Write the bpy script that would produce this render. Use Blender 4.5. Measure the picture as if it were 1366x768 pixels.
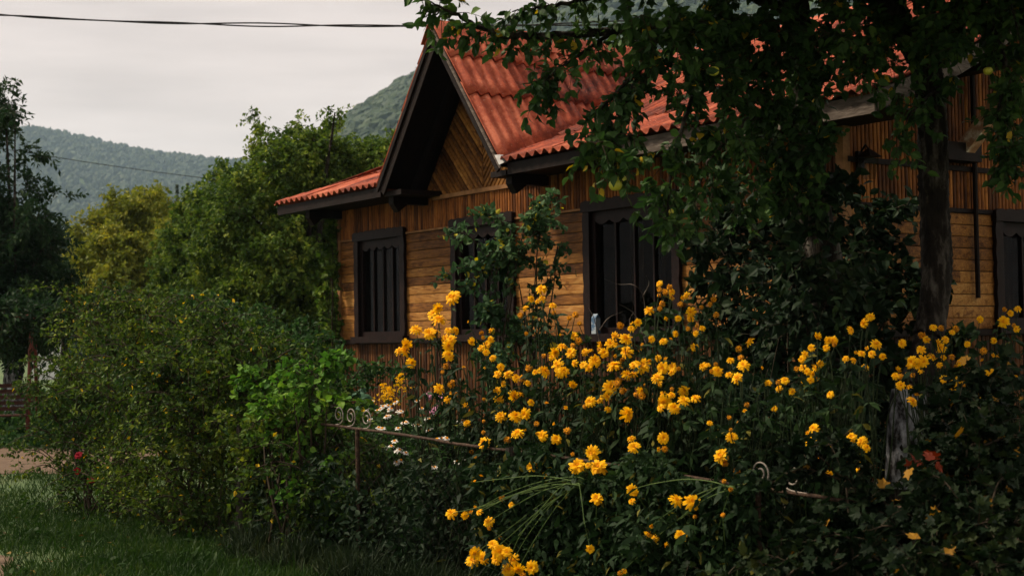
import bpy, math, random
import numpy as np
from mathutils import Matrix, Vector

scene = bpy.context.scene
for o in list(bpy.data.objects):
    bpy.data.objects.remove(o)
COL = scene.collection

# ------------------------------------------------------------------ camera
FPX = 1911.0
PITCH, ROLL, EYE = 2.04, -0.9, 1.6
cam_data = bpy.data.cameras.new("camera")
cam = bpy.data.objects.new("camera", cam_data)
COL.objects.link(cam)
CAM_M = Matrix.Rotation(math.radians(90 + PITCH), 4, 'X') @ Matrix.Rotation(math.radians(ROLL), 4, 'Z')
cam.matrix_world = Matrix.Translation((0, 0, EYE)) @ CAM_M
cam_data.sensor_width = 36.0
cam_data.lens = FPX / 1366.0 * 36.0
cam_data.clip_start = 0.1
cam_data.clip_end = 12000.0
cam_data.dof.use_dof = True
cam_data.dof.focus_distance = 11.0
cam_data.dof.aperture_fstop = 4.0
scene.camera = cam

# ------------------------------------------------------------------ sky
SUN = Vector((-0.62, 0.12, 0.76)).normalized()
world = bpy.data.worlds.new("World")
scene.world = world
world.use_nodes = True
nt = world.node_tree
nt.nodes.clear()
w_out = nt.nodes.new("ShaderNodeOutputWorld")
w_bg = nt.nodes.new("ShaderNodeBackground")
w_bg.inputs['Strength'].default_value = 0.1
w_sky = nt.nodes.new("ShaderNodeTexSky")
w_sky.sky_type = 'NISHITA'
w_sky.sun_disc = False
w_sky.sun_elevation = math.asin(SUN.z)
w_sky.sun_rotation = math.atan2(SUN.x, SUN.y) % (2 * math.pi)
w_sky.air_density = 1.0
w_sky.dust_density = 4.0
w_tc = nt.nodes.new("ShaderNodeTexCoord")
w_sep = nt.nodes.new("ShaderNodeSeparateXYZ")
nt.links.new(w_tc.outputs['Generated'], w_sep.inputs[0])
w_ramp = nt.nodes.new("ShaderNodeValToRGB")          # overcast: brighter towards the zenith
cr = w_ramp.color_ramp
cr.elements[0].position = 0.0
cr.elements[0].color = (0.390, 0.335, 0.296, 1)
cr.elements[1].position = 1.0
cr.elements[1].color = (0.50, 0.47, 0.44, 1)
e = cr.elements.new(0.10); e.color = (0.372, 0.322, 0.288, 1)
e = cr.elements.new(0.24); e.color = (0.345, 0.298, 0.274, 1)
e = cr.elements.new(0.45); e.color = (0.36, 0.335, 0.315, 1)
nt.links.new(w_sep.outputs['Z'], w_ramp.inputs[0])
w_map = nt.nodes.new("ShaderNodeMapping")
w_map.inputs['Scale'].default_value = (2.2, 2.2, 16.0)
nt.links.new(w_tc.outputs['Generated'], w_map.inputs[0])
w_noise = nt.nodes.new("ShaderNodeTexNoise")
w_noise.inputs['Scale'].default_value = 2.3
w_noise.inputs['Detail'].default_value = 5
nt.links.new(w_map.outputs[0], w_noise.inputs['Vector'])
w_nr = nt.nodes.new("ShaderNodeMapRange")
w_nr.inputs['From Min'].default_value = 0.30
w_nr.inputs['From Max'].default_value = 0.60
w_nr.inputs['To Min'].default_value = 0.84
w_nr.inputs['To Max'].default_value = 1.02
nt.links.new(w_noise.outputs['Fac'], w_nr.inputs['Value'])
w_mul = nt.nodes.new("ShaderNodeVectorMath"); w_mul.operation = 'SCALE'
nt.links.new(w_ramp.outputs['Color'], w_mul.inputs[0])
nt.links.new(w_nr.outputs['Result'], w_mul.inputs['Scale'])
w_gain = nt.nodes.new("ShaderNodeVectorMath"); w_gain.operation = 'SCALE'
w_gain.inputs['Scale'].default_value = 15.8
nt.links.new(w_mul.outputs[0], w_gain.inputs[0])
w_mix = nt.nodes.new("ShaderNodeMix"); w_mix.data_type = 'RGBA'
w_mix.inputs['Factor'].default_value = 0.98
nt.links.new(w_sky.outputs['Color'], w_mix.inputs['A'])
nt.links.new(w_gain.outputs[0], w_mix.inputs['B'])
nt.links.new(w_mix.outputs['Result'], w_bg.inputs['Color'])
nt.links.new(w_bg.outputs[0], w_out.inputs[0])

# ------------------------------------------------------------------ sun
sun_d = bpy.data.lights.new("sun", 'SUN')
sun_d.energy = 4.1
sun_d.angle = math.radians(9)
sun_d.color = (1.0, 0.85, 0.66)
sun = bpy.data.objects.new("sun", sun_d)
COL.objects.link(sun)
sun.rotation_euler = SUN.to_track_quat('Z', 'Y').to_euler()

# ------------------------------------------------------------------ exposure
scene.view_settings.view_transform = 'Standard'
scene.view_settings.look = 'None'
scene.view_settings.exposure = 0.65
scene.view_settings.gamma = 1.0
scene.view_settings.use_curve_mapping = False
scene.cycles.use_denoising = True
scene.cycles.max_bounces = 6
scene.cycles.transparent_max_bounces = 12
scene.cycles.volume_bounces = 0
scene.cycles.sample_clamp_indirect = 4.0

# ================================================================== helpers
def pix(x, y, Y):
    """world point seen at photo pixel (x, y) at distance Y along +Y"""
    d = CAM_M.to_3x3() @ Vector(((x - 683.0) / FPX, -(y - 384.0) / FPX, -1.0))
    d *= Y / d.y
    return Vector((d.x, d.y, d.z + EYE))

def tag(o, label=None, cat=None, group=None, kind=None):
    if label: o['label'] = label
    if cat: o['category'] = cat
    if group: o['group'] = group
    if kind: o['kind'] = kind
    return o

def empty(name, loc=(0, 0, 0), rz=0.0):
    o = bpy.data.objects.new(name, None)
    o.empty_display_size = 0.2
    COL.objects.link(o)
    o.location = loc
    o.rotation_euler = (0, 0, rz)
    return o

def link(name, me, parent=None, mats=()):
    o = bpy.data.objects.new(name, me)
    COL.objects.link(o)
    for m in (mats if isinstance(mats, (list, tuple)) else [mats]):
        me.materials.append(m)
    if parent is not None:
        o.parent = parent
    return o

class MB:
    """collects shapes for ONE mesh object"""
    def __init__(self):
        self.v, self.f, self.m, self.n, self.cur = [], [], [], 0, 0
    def add(self, verts, faces, mat=None):
        verts = np.asarray(verts, float).reshape(-1, 3)
        k = self.n
        self.v.append(verts)
        mi = self.cur if mat is None else mat
        for f in faces:
            self.f.append([k + i for i in f]); self.m.append(mi)
        self.n += len(verts)
    def box(self, x0, x1, y0, y1, z0, z1, mat=None):
        self.add([(x0, y0, z0), (x1, y0, z0), (x1, y1, z0), (x0, y1, z0), (x0, y0, z1), (x1, y0, z1), (x1, y1, z1), (x0, y1, z1)],
                 [(0, 3, 2, 1), (4, 5, 6, 7), (0, 1, 5, 4), (1, 2, 6, 5), (2, 3, 7, 6), (3, 0, 4, 7)], mat)
    def bar(self, p, q, w, h, up=(0, 0, 1), mat=None):
        p, q, up = Vector(p), Vector(q), Vector(up)
        d = (q - p).normalized()
        s = d.cross(up).normalized() * (w / 2)
        u = s.cross(d).normalized() * (h / 2)
        vs = [p - s - u, p + s - u, p + s + u, p - s + u, q - s - u, q + s - u, q + s + u, q - s + u]
        self.add([tuple(v) for v in vs], [(0, 1, 2, 3), (7, 6, 5, 4), (0, 4, 5, 1), (1, 5, 6, 2), (2, 6, 7, 3), (3, 7, 4, 0)], mat)
    def tube(self, pts, rad, sides=6, mat=None):
        V, F = tube_arrays(np.array([[tuple(p) for p in pts]], float), np.array([rad if hasattr(rad, '__len__') else [rad] * len(pts)], float), sides)
        self.add(V, F.tolist(), mat)
    def arrays(self, V, F, mat=None):
        self.add(V, F.tolist(), mat)
    def build(self, name, mats, parent=None, smooth=False):
        me = bpy.data.meshes.new(name)
        me.from_pydata(np.concatenate(self.v).tolist(), [], self.f)
        o = link(name, me, parent, mats)
        me.polygons.foreach_set('material_index', self.m)
        if smooth:
            me.polygons.foreach_set('use_smooth', [True] * len(self.f))
        me.update()
        return o

def tri_mesh(name, V, T, mats, parent=None, mat_idx=None, smooth=False):
    me = bpy.data.meshes.new(name)
    V = np.ascontiguousarray(V, np.float32); T = np.ascontiguousarray(T, np.int32)
    k = T.shape[1]
    me.vertices.add(len(V)); me.vertices.foreach_set('co', V.ravel())
    me.loops.add(T.size); me.loops.foreach_set('vertex_index', T.ravel())
    me.polygons.add(len(T)); me.polygons.foreach_set('loop_start', np.arange(0, T.size, k, dtype=np.int32))
    o = link(name, me, parent, mats)
    if mat_idx is not None:
        me.polygons.foreach_set('material_index', np.ascontiguousarray(mat_idx, np.int32))
    me.polygons.foreach_set('use_smooth', np.full(len(T), smooth))
    me.update(calc_edges=True)
    return o

def norm(a):
    return a / np.maximum(np.linalg.norm(a, axis=-1, keepdims=True), 1e-9)

def tube_arrays(P, R, sides=4):
    """P (n,k,3) paths, R (n,k) radii -> verts, quads"""
    n, k, _ = P.shape
    D = np.gradient(P, axis=1) if k > 2 else np.repeat((P[:, 1:] - P[:, :1]), 2, axis=1)
    D = norm(D)
    ref = np.where(np.abs(D[..., 2:3]) > 0.9, np.array([1.0, 0, 0]), np.array([0, 0, 1.0]))
    S = norm(np.cross(D, ref)); U = np.cross(S, D)
    a = np.arange(sides) * 2 * np.pi / sides
    ring = P[:, :, None, :] + R[:, :, None, None] * (np.cos(a)[None, None, :, None] * S[:, :, None, :] + np.sin(a)[None, None, :, None] * U[:, :, None, :])
    V = ring.reshape(-1, 3)
    idx = np.arange(n * k * sides).reshape(n, k, sides)
    nx = np.roll(idx, -1, axis=2)
    F = np.stack([idx[:, :-1], nx[:, :-1], nx[:, 1:], idx[:, 1:]], axis=-1).reshape(-1, 4)
    return V, F

TPL = {}
TPL['far'] = (np.array([(0, 0, 0), (-.5, .45, .10), (0, 1, -.08), (.5, .45, .10)]), np.array([(0, 3, 2), (0, 2, 1)]))
TPL['near'] = (np.array([(0, 0, 0), (-.44, .25, .05), (0, .28, -.03), (.44, .25, .05), (-.42, .6, .02), (0, .63, -.06), (.42, .6, .02), (0, 1, -.18)]),
               np.array([(0, 3, 2), (0, 2, 1), (1, 2, 5), (1, 5, 4), (2, 3, 6), (2, 6, 5), (4, 5, 7), (5, 6, 7)]))
_o = [(0, 0), (.28, -.05), (.55, .18), (.38, .36), (.52, .66), (.22, .66), (0, 1.0), (-.22, .66), (-.52, .66), (-.38, .36), (-.55, .18), (-.28, -.05)]
TPL['lobed'] = (np.array([(0, .38, -.05)] + [(x, y, .04 * abs(x) * 2 - (.12 if y > .9 else 0)) for x, y in _o]),
                np.array([(0, 1 + i, 1 + (i + 1) % 12) for i in range(12)]))
TPL['lance'] = (np.array([(0, 0, 0), (-.5, .35, .03), (.5, .35, .03), (-.35, .68, -.05), (.35, .68, -.05), (0, 1, -.22)]),
                np.array([(0, 2, 1), (1, 2, 4), (1, 4, 3), (3, 4, 5)]))

def leaf_arrays(P, D, L, W, rng, kind='far', up=0.8):
    tv, tt = TPL[kind]
    n = len(P)
    D = norm(D)
    N0 = norm(np.array([0, 0, 1.0]) * up + rng.normal(0, .6, (n, 3)))
    S = norm(np.cross(D, N0)); N = np.cross(S, D)
    L = np.broadcast_to(L, (n,))[:, None, None]; W = np.broadcast_to(W, (n,))[:, None, None]
    V = P[:, None, :] + L * tv[None, :, 1:2] * D[:, None, :] + W * tv[None, :, 0:1] * S[:, None, :] + L * tv[None, :, 2:3] * N[:, None, :]
    T = (tt[None] + (np.arange(n) * len(tv))[:, None, None]).reshape(-1, 3)
    return V.reshape(-1, 3), T

def sprays(C, O, rng, twigs=4, tlen=.3, per=8, L=.07, W=.045, kind='far', droop=.25, spread=.9, twig_r=.003, up=.8, lvar=.3):
    """leafy twigs growing at centres C in directions O -> (leaf V,T), (twig V,F)"""
    n = len(C)
    C = np.repeat(C, twigs, 0); O = np.repeat(O, twigs, 0)
    n = len(C)
    d = norm(norm(O) + rng.normal(0, spread, (n, 3)) * .75)
    tl = tlen * rng.uniform(.5, 1.3, n)
    ts = np.linspace(0, 1, 4)
    Pth = C[:, None, :] + tl[:, None, None] * (ts[None, :, None] * d[:, None, :] + (ts ** 2)[None, :, None] * np.array([0, 0, -droop]))
    TV, TF = tube_arrays(Pth, np.broadcast_to(twig_r * np.array([1, .85, .6, .35]), (n, 4)), 3)
    u = np.sort(rng.uniform(.08, 1.02, (n, per)), axis=1)
    B = C[:, None, :] + tl[:, None, None] * (u[..., None] * d[:, None, :] + (u ** 2)[..., None] * np.array([0, 0, -droop]))
    td = norm(d[:, None, :] + 2 * u[..., None] * np.array([0, 0, -droop]))
    side = norm(np.cross(np.broadcast_to(td, B.shape), rng.normal(0, 1, B.shape)))
    ld = td * .55 + side * .85 + np.array([0, 0, -.25])
    B, ld = B.reshape(-1, 3), ld.reshape(-1, 3)
    Ls = L * rng.uniform(1 - lvar, 1 + lvar, len(B))
    LV, LT = leaf_arrays(B, ld, Ls, Ls * (W / L), rng, kind, up)
    return (LV, LT), (TV, TF)

def crown_mesh(name, lobes, dens, rng, mats, parent, L, W, kind='far', twigs=4, tlen=.3, per=8, droop=.25, twig_r=.003, up=.8, spread=.9, keep=None, shell=.45, lvar=.3):
    """lobes: list of (centre, radius); sprays sit in each lobe's shell, pointing outwards"""
    Cs, Os = [], []
    for c, r in lobes:
        n = max(3, int(dens * r * r))
        dirs = norm(rng.normal(0, 1, (n, 3)))
        rad = r * (shell + (1 - shell) * rng.uniform(0, 1, n) ** .6)
        nz = .75 + .35 * np.sin(dirs[:, 0] * 5 + r * 9) * np.sin(dirs[:, 1] * 4 + c[2] * 3) + .2 * np.sin(dirs[:, 2] * 7)
        p = np.array(c) + dirs * (rad * nz)[:, None]
        Cs.append(p); Os.append(dirs + np.array([0, 0, .25]))
    C = np.concatenate(Cs); O = np.concatenate(Os)
    if keep is not None:
        m = keep(C); C, O = C[m], O[m]
    (LV, LT), (TV, TF) = sprays(C, O, rng, twigs, tlen, per, L, W, kind, droop, spread, twig_r, up, lvar)
    TT = np.concatenate([TF[:, [0, 1, 2]], TF[:, [0, 2, 3]]])
    V = np.concatenate([LV, TV]); T = np.concatenate([LT, TT + len(LV)])
    mi = np.concatenate([np.zeros(len(LT)), np.ones(len(TT))])
    return tri_mesh(name, V, T, mats, parent, mi)

def curve_pts(ctrl, n=10):
    """Catmull-Rom through control points"""
    c = np.array([tuple(p) for p in ctrl], float)
    c = np.vstack([2 * c[0] - c[1], c, 2 * c[-1] - c[-2]])
    out = []
    for i in range(1, len(c) - 2):
        t = np.linspace(0, 1, n, endpoint=False)[:, None]
        p0, p1, p2, p3 = c[i - 1], c[i], c[i + 1], c[i + 2]
        out.append(.5 * ((2 * p1) + (-p0 + p2) * t + (2 * p0 - 5 * p1 + 4 * p2 - p3) * t ** 2 + (-p0 + 3 * p1 - 3 * p2 + p3) * t ** 3))
    out.append(c[-2][None])
    return np.concatenate(out)

def limb(mb, ctrl, r0, r1, rng=None, sides=8, n=8, rough=.04, mat=None):
    p = curve_pts(ctrl, n)
    if rng is not None:
        p = p + rng.normal(0, rough * min(r0, .12), p.shape)
    r = np.linspace(r0, r1, len(p))
    if rng is not None:
        r = r * rng.uniform(.92, 1.08, len(p))
    V, F = tube_arrays(p[None], r[None], sides)
    mb.arrays(V, F, mat)
    return p

# ------------------------------------------------------------------ materials
def new_mat(name):
    m = bpy.data.materials.new(name); m.use_nodes = True
    t = m.node_tree; t.nodes.clear()
    return m, t, t.nodes.new("ShaderNodeOutputMaterial")

def N(t, typ, **kw):
    n = t.nodes.new(typ)
    for k, v in kw.items():
        if k in n.inputs: n.inputs[k].default_value = v
        else: setattr(n, k, v)
    return n

def ramp(t, stops, interp='LINEAR'):
    n = t.nodes.new("ShaderNodeValToRGB"); r = n.color_ramp; r.interpolation = interp
    r.elements[0].position, r.elements[0].color = stops[0][0], (*stops[0][1], 1)
    r.elements[1].position, r.elements[1].color = stops[-1][0], (*stops[-1][1], 1)
    for p, c in stops[1:-1]:
        e = r.elements.new(p); e.color = (*c, 1)
    return n

def leaf_mat(name, stops, trans=.3, rough=.6, spec=.08, patch=1.6):
    """colour varies leaf by leaf and in patches; a last stop close behind the previous one is a rare accent leaf"""
    m, t, out = new_mat(name)
    g = N(t, "ShaderNodeNewGeometry"); tc = N(t, "ShaderNodeTexCoord")
    accent = None
    if len(stops) > 2 and stops[-2][0] > .9:
        accent = (stops[-2][0], stops[-1][1]); stops = stops[:-1]; stops[-1] = (1, stops[-1][1])
    nz = N(t, "ShaderNodeTexNoise", Scale=patch, Detail=3, Roughness=.5); t.links.new(tc.outputs['Object'], nz.inputs['Vector'])
    mr = N(t, "ShaderNodeMapRange"); mr.inputs['From Min'].default_value = .3; mr.inputs['From Max'].default_value = .7
    t.links.new(nz.outputs['Fac'], mr.inputs['Value'])
    mixf = N(t, "ShaderNodeMix"); mixf.inputs['Factor'].default_value = .5
    t.links.new(g.outputs['Random Per Island'], mixf.inputs['A']); t.links.new(mr.outputs['Result'], mixf.inputs['B'])
    r = ramp(t, stops); t.links.new(mixf.outputs['Result'], r.inputs[0])
    col = r.outputs[0]
    if accent:
        st = N(t, "ShaderNodeMath", operation='GREATER_THAN'); st.inputs[1].default_value = accent[0] + .3 * (1 - accent[0])
        t.links.new(g.outputs['Random Per Island'], st.inputs[0])
        mx2 = N(t, "ShaderNodeMix", data_type='RGBA'); t.links.new(st.outputs[0], mx2.inputs['Factor'])
        t.links.new(col, mx2.inputs['A']); mx2.inputs['B'].default_value = (*accent[1], 1)
        col = mx2.outputs['Result']
    p = N(t, "ShaderNodeBsdfPrincipled", Roughness=rough)
    p.inputs['Specular IOR Level'].default_value = spec
    t.links.new(col, p.inputs['Base Color'])
    tr = N(t, "ShaderNodeBsdfTranslucent")
    hs = N(t, "ShaderNodeHueSaturation", Saturation=1.1, Value=1.25); t.links.new(col, hs.inputs['Color'])
    t.links.new(hs.outputs[0], tr.inputs['Color'])
    mx = N(t, "ShaderNodeMixShader"); mx.inputs[0].default_value = trans
    t.links.new(p.outputs[0], mx.inputs[1]); t.links.new(tr.outputs[0], mx.inputs[2])
    t.links.new(mx.outputs[0], out.inputs['Surface'])
    return m

def noise_mat(name, stops, scale=6.0, detail=6, rough=.8, stretch=(1, 1, 1), bump=.0, bscale=None, island=0.0, coord='Object', spec=.1):
    m, t, out = new_mat(name)
    tc = N(t, "ShaderNodeTexCoord")
    mp = N(t, "ShaderNodeMapping"); mp.inputs['Scale'].default_value = stretch
    t.links.new(tc.outputs[coord], mp.inputs[0])
    nz = N(t, "ShaderNodeTexNoise", Scale=scale, Detail=detail, Roughness=.62)
    t.links.new(mp.outputs[0], nz.inputs['Vector'])
    fac = nz.outputs['Fac']
    if island:
        g = N(t, "ShaderNodeNewGeometry")
        off = N(t, "ShaderNodeVectorMath", operation='SCALE'); off.inputs[0].default_value = (13, 29, 41)
        t.links.new(g.outputs['Random Per Island'], off.inputs['Scale'])
        ad = N(t, "ShaderNodeVectorMath", operation='ADD')
        t.links.new(mp.outputs[0], ad.inputs[0]); t.links.new(off.outputs[0], ad.inputs[1])
        t.links.new(ad.outputs[0], nz.inputs['Vector'])
        mm = N(t, "ShaderNodeMapRange"); mm.inputs['To Min'].default_value = -island; mm.inputs['To Max'].default_value = island
        t.links.new(g.outputs['Random Per Island'], mm.inputs['Value'])
        a2 = N(t, "ShaderNodeMath", operation='ADD'); t.links.new(fac, a2.inputs[0]); t.links.new(mm.outputs[0], a2.inputs[1])
        fac = a2.outputs[0]
    r = ramp(t, stops); t.links.new(fac, r.inputs[0])
    p = N(t, "ShaderNodeBsdfPrincipled", Roughness=rough)
    p.inputs['Specular IOR Level'].default_value = spec
    t.links.new(r.outputs[0], p.inputs['Base Color'])
    if bump:
        nb = N(t, "ShaderNodeTexNoise", Scale=bscale or scale * 2, Detail=6)
        t.links.new(mp.outputs[0], nb.inputs['Vector'])
        b = N(t, "ShaderNodeBump", Strength=bump, Distance=.02); t.links.new(nb.outputs['Fac'], b.inputs['Height'])
        t.links.new(b.outputs[0], p.inputs['Normal'])
    t.links.new(p.outputs[0], out.inputs['Surface'])
    return m

def siding_mat(name, stretch, stops, dirt=(.35, .25, .17)):
    """varnished boards: colour per board, grain along the board, blotches of weathering"""
    m, t, out = new_mat(name)
    g = N(t, "ShaderNodeNewGeometry"); tc = N(t, "ShaderNodeTexCoord")
    mp = N(t, "ShaderNodeMapping"); mp.inputs['Scale'].default_value = stretch
    t.links.new(tc.outputs['Object'], mp.inputs[0])
    off = N(t, "ShaderNodeVectorMath", operation='SCALE'); off.inputs[0].default_value = (17, 31, 47)
    t.links.new(g.outputs['Random Per Island'], off.inputs['Scale'])
    ad = N(t, "ShaderNodeVectorMath", operation='ADD'); t.links.new(mp.outputs[0], ad.inputs[0]); t.links.new(off.outputs[0], ad.inputs[1])
    grain = N(t, "ShaderNodeTexNoise", Scale=5.0, Detail=8, Roughness=.7, Distortion=.6); t.links.new(ad.outputs[0], grain.inputs['Vector'])
    blot = N(t, "ShaderNodeTexNoise", Scale=1.7, Detail=5, Roughness=.6); t.links.new(tc.outputs['Object'], blot.inputs['Vector'])
    s1 = N(t, "ShaderNodeMath", operation='MULTIPLY_ADD'); s1.inputs[1].default_value = .42; s1.inputs[2].default_value = 0
    t.links.new(g.outputs['Random Per Island'], s1.inputs[0])
    s2 = N(t, "ShaderNodeMath", operation='MULTIPLY_ADD'); s2.inputs[1].default_value = 1.05
    t.links.new(grain.outputs['Fac'], s2.inputs[0]); t.links.new(s1.outputs[0], s2.inputs[2])
    s3 = N(t, "ShaderNodeMath", operation='MULTIPLY_ADD'); s3.inputs[1].default_value = .55
    t.links.new(blot.outputs['Fac'], s3.inputs[0]); t.links.new(s2.outputs[0], s3.inputs[2])
    mr = N(t, "ShaderNodeMapRange"); mr.inputs['From Min'].default_value = .68; mr.inputs['From Max'].default_value = 1.36
    t.links.new(s3.outputs[0], mr.inputs['Value'])
    r0 = ramp(t, stops); t.links.new(mr.outputs[0], r0.inputs[0])
    mp2 = N(t, "ShaderNodeMapping"); mp2.inputs['Scale'].default_value = tuple(.55 * v ** .5 for v in stretch)
    t.links.new(tc.outputs['Object'], mp2.inputs[0])
    ad2 = N(t, "ShaderNodeVectorMath", operation='ADD'); t.links.new(mp2.outputs[0], ad2.inputs[0]); t.links.new(off.outputs[0], ad2.inputs[1])
    stn = N(t, "ShaderNodeTexNoise", Scale=7.0, Detail=4, Roughness=.55, Distortion=1.2); t.links.new(ad2.outputs[0], stn.inputs['Vector'])
    sr = ramp(t, [(.34, (.45, .38, .33)), (.46, (.88, .86, .84)), (.6, (1, 1, 1))]); t.links.new(stn.outputs['Fac'], sr.inputs[0])
    r = N(t, "ShaderNodeMix", data_type='RGBA', blend_type='MULTIPLY'); r.inputs['Factor'].default_value = 1.0
    t.links.new(r0.outputs[0], r.inputs['A']); t.links.new(sr.outputs[0], r.inputs['B'])
    p = N(t, "ShaderNodeBsdfPrincipled", Roughness=.6); p.inputs['Specular IOR Level'].default_value = .12
    t.links.new(r.outputs['Result'], p.inputs['Base Color'])
    b = N(t, "ShaderNodeBump", Strength=.35, Distance=.006); t.links.new(grain.outputs['Fac'], b.inputs['Height'])
    t.links.new(b.outputs[0], p.inputs['Normal'])
    t.links.new(p.outputs[0], out.inputs['Surface'])
    return m

M = {}
WOOD = [(0, (.028, .011, .004)), (.25, (.09, .035, .009)), (.5, (.195, .080, .018)), (.78, (.31, .138, .032)), (1, (.42, .23, .07))]
M['board_x'] = siding_mat('horizontal_board', (1.0, 8, 14), WOOD)
M['board_z'] = siding_mat('vertical_board', (12, 12, .9), [(0, (.03, .011, .004)), (.35, (.12, .04, .010)), (.65, (.27, .092, .018)), (1, (.44, .18, .04))])
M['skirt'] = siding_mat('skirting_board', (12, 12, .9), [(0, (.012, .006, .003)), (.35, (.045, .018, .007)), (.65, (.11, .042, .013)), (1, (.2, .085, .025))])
M['board_d'] = siding_mat('chevron_board', (6, 6, 4), WOOD)
M['dark_wood'] = noise_mat('dark_brown_wood', [(.3, (.0035, .002, .0015)), (.7, (.013, .007, .005))], 9, rough=.6, bump=.2)
M['frame_wood'] = noise_mat('window_frame_wood', [(.3, (.005, .003, .003)), (.7, (.017, .008, .0065))], 14, rough=.5, bump=.15)
M['grey_wood'] = noise_mat('weathered_wood', [(.3, (.04, .03, .024)), (.55, (.10, .08, .066)), (.8, (.18, .15, .13))], 5, stretch=(1, 1, 6), rough=.85, bump=.4)
M['brace_wood'] = noise_mat('peeling_brown_paint', [(.3, (.26, .12, .06)), (.55, (.42, .22, .13)), (.68, (.7, .6, .5))], 9, rough=.75, bump=.4)
M['trim_wood'] = noise_mat('trim_wood', [(.3, (.13, .06, .022)), (.7, (.32, .16, .07))], 8, rough=.7, bump=.25)
M['plaster'] = noise_mat('foundation_plaster', [(.3, (.12, .1, .085)), (.7, (.22, .19, .16))], 5, bump=.3)
M['interior'] = noise_mat('dim_interior', [(.3, (.03, .025, .02)), (.7, (.06, .05, .04))], 3)
M['curtain'] = noise_mat('brown_curtain', [(.3, (.006, .004, .003)), (.55, (.016, .011, .007)), (.7, (.06, .04, .025))], 7, stretch=(1, 1, .3), rough=.9, spec=0)
M['metal'] = noise_mat('zinc_metal', [(.3, (.35, .34, .33)), (.7, (.6, .58, .56))], 8, rough=.45)
M['rust'] = noise_mat('rusty_iron', [(.3, (.016, .010, .008)), (.55, (.05, .03, .02)), (.8, (.13, .085, .06))], 40, rough=.75, bump=.4)
M['pale_iron'] = noise_mat('pale_worn_iron', [(.3, (.12, .10, .085)), (.7, (.32, .28, .24))], 40, rough=.6, bump=.3)
M['post_wood'] = noise_mat('old_post_wood', [(.3, (.02, .017, .014)), (.7, (.07, .06, .05))], 6, stretch=(6, 6, 1), rough=.9, bump=.5)
M['bark'] = noise_mat('apple_bark', [(.3, (.006, .005, .004)), (.5, (.016, .013, .010)), (.62, (.06, .052, .043)), (.75, (.10, .10, .085))], 16, stretch=(1, 1, .3), rough=.95, bump=1.0, bscale=30)
M['lime'] = noise_mat('limewashed_bark', [(.42, (.02, .018, .016)), (.50, (.13, .13, .135)), (.72, (.48, .49, .52))], 14, stretch=(1, 1, .5), rough=.95, bump=1.0, bscale=26)
M['twig'] = noise_mat('twig', [(.3, (.02, .015, .01)), (.7, (.06, .045, .03))], 30)
M['stem'] = noise_mat('green_stem', [(.3, (.03, .055, .015)), (.7, (.085, .13, .035))], 20, rough=.6)
M['stem_dark'] = noise_mat('dark_stem', [(.3, (.008, .013, .006)), (.7, (.024, .036, .013))], 20, rough=.7)
M['cable'] = noise_mat('black_cable', [(.3, (.01, .01, .01)), (.7, (.03, .03, .03))], 20)
M['yellow'] = leaf_mat('yellow_petal', [(0, (.70, .32, .004)), (.5, (.84, .47, .006)), (1, (.92, .60, .015))], trans=.35, rough=.6)
M['orange'] = leaf_mat('orange_petal', [(0, (.62, .22, .004)), (1, (.82, .38, .008))], trans=.3, rough=.6)
M['wilt'] = leaf_mat('wilting_petal', [(0, (.28, .10, .008)), (1, (.6, .27, .012))], trans=.25, rough=.7)
M['white_petal'] = leaf_mat('white_petal', [(0, (.62, .6, .55)), (1, (.8, .79, .75))], trans=.3)
M['pink_petal'] = leaf_mat('pink_petal', [(0, (.42, .16, .28)), (1, (.6, .3, .42))], trans=.3)
M['red_petal'] = leaf_mat('red_petal', [(0, (.20, .006, .016)), (1, (.34, .014, .03))], trans=.3)
M['apple'] = noise_mat('yellow_green_apple', [(.3, (.42, .44, .04)), (.7, (.66, .58, .07))], 4, rough=.35, spec=.5)
M['leaf_apple'] = leaf_mat('apple_leaf', [(0, (.012, .028, .010)), (.5, (.026, .062, .016)), (.8, (.06, .115, .026)), (.982, (.10, .16, .03)), (1, (.40, .27, .02))], trans=.26, spec=.15)
M['leaf_fruit'] = leaf_mat('fruit_tree_leaf', [(0, (.016, .034, .009)), (.4, (.045, .085, .016)), (.75, (.13, .185, .030)), (1, (.34, .36, .06))], trans=.3)
M['leaf_olive'] = leaf_mat('yellowing_leaf', [(0, (.06, .08, .015)), (.45, (.14, .165, .026)), (.8, (.27, .26, .036)), (1, (.5, .40, .045))], trans=.3)
M['leaf_walnut'] = leaf_mat('dark_tree_leaf', [(0, (.007, .018, .009)), (.6, (.018, .04, .015)), (1, (.045, .075, .024))], trans=.3)
M['leaf_hedge'] = leaf_mat('rambling_leaf', [(0, (.009, .021, .005)), (.4, (.024, .052, .010)), (.75, (.085, .13, .019)), (.985, (.22, .25, .033)), (1, (.55, .36, .02))], trans=.3)
M['leaf_vine'] = leaf_mat('bright_vine_leaf', [(0, (.022, .062, .012)), (.45, (.055, .14, .022)), (.85, (.14, .25, .036)), (1, (.30, .34, .05))], trans=.36)
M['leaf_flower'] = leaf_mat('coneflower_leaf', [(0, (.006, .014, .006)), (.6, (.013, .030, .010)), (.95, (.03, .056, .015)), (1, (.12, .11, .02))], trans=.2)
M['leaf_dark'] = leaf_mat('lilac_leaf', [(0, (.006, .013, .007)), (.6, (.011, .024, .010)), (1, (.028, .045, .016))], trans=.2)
M['leaf_young'] = leaf_mat('young_tree_leaf', [(0, (.024, .055, .026)), (.6, (.048, .095, .038)), (.93, (.09, .15, .05)), (1, (.45, .38, .04))], trans=.3)
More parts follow.
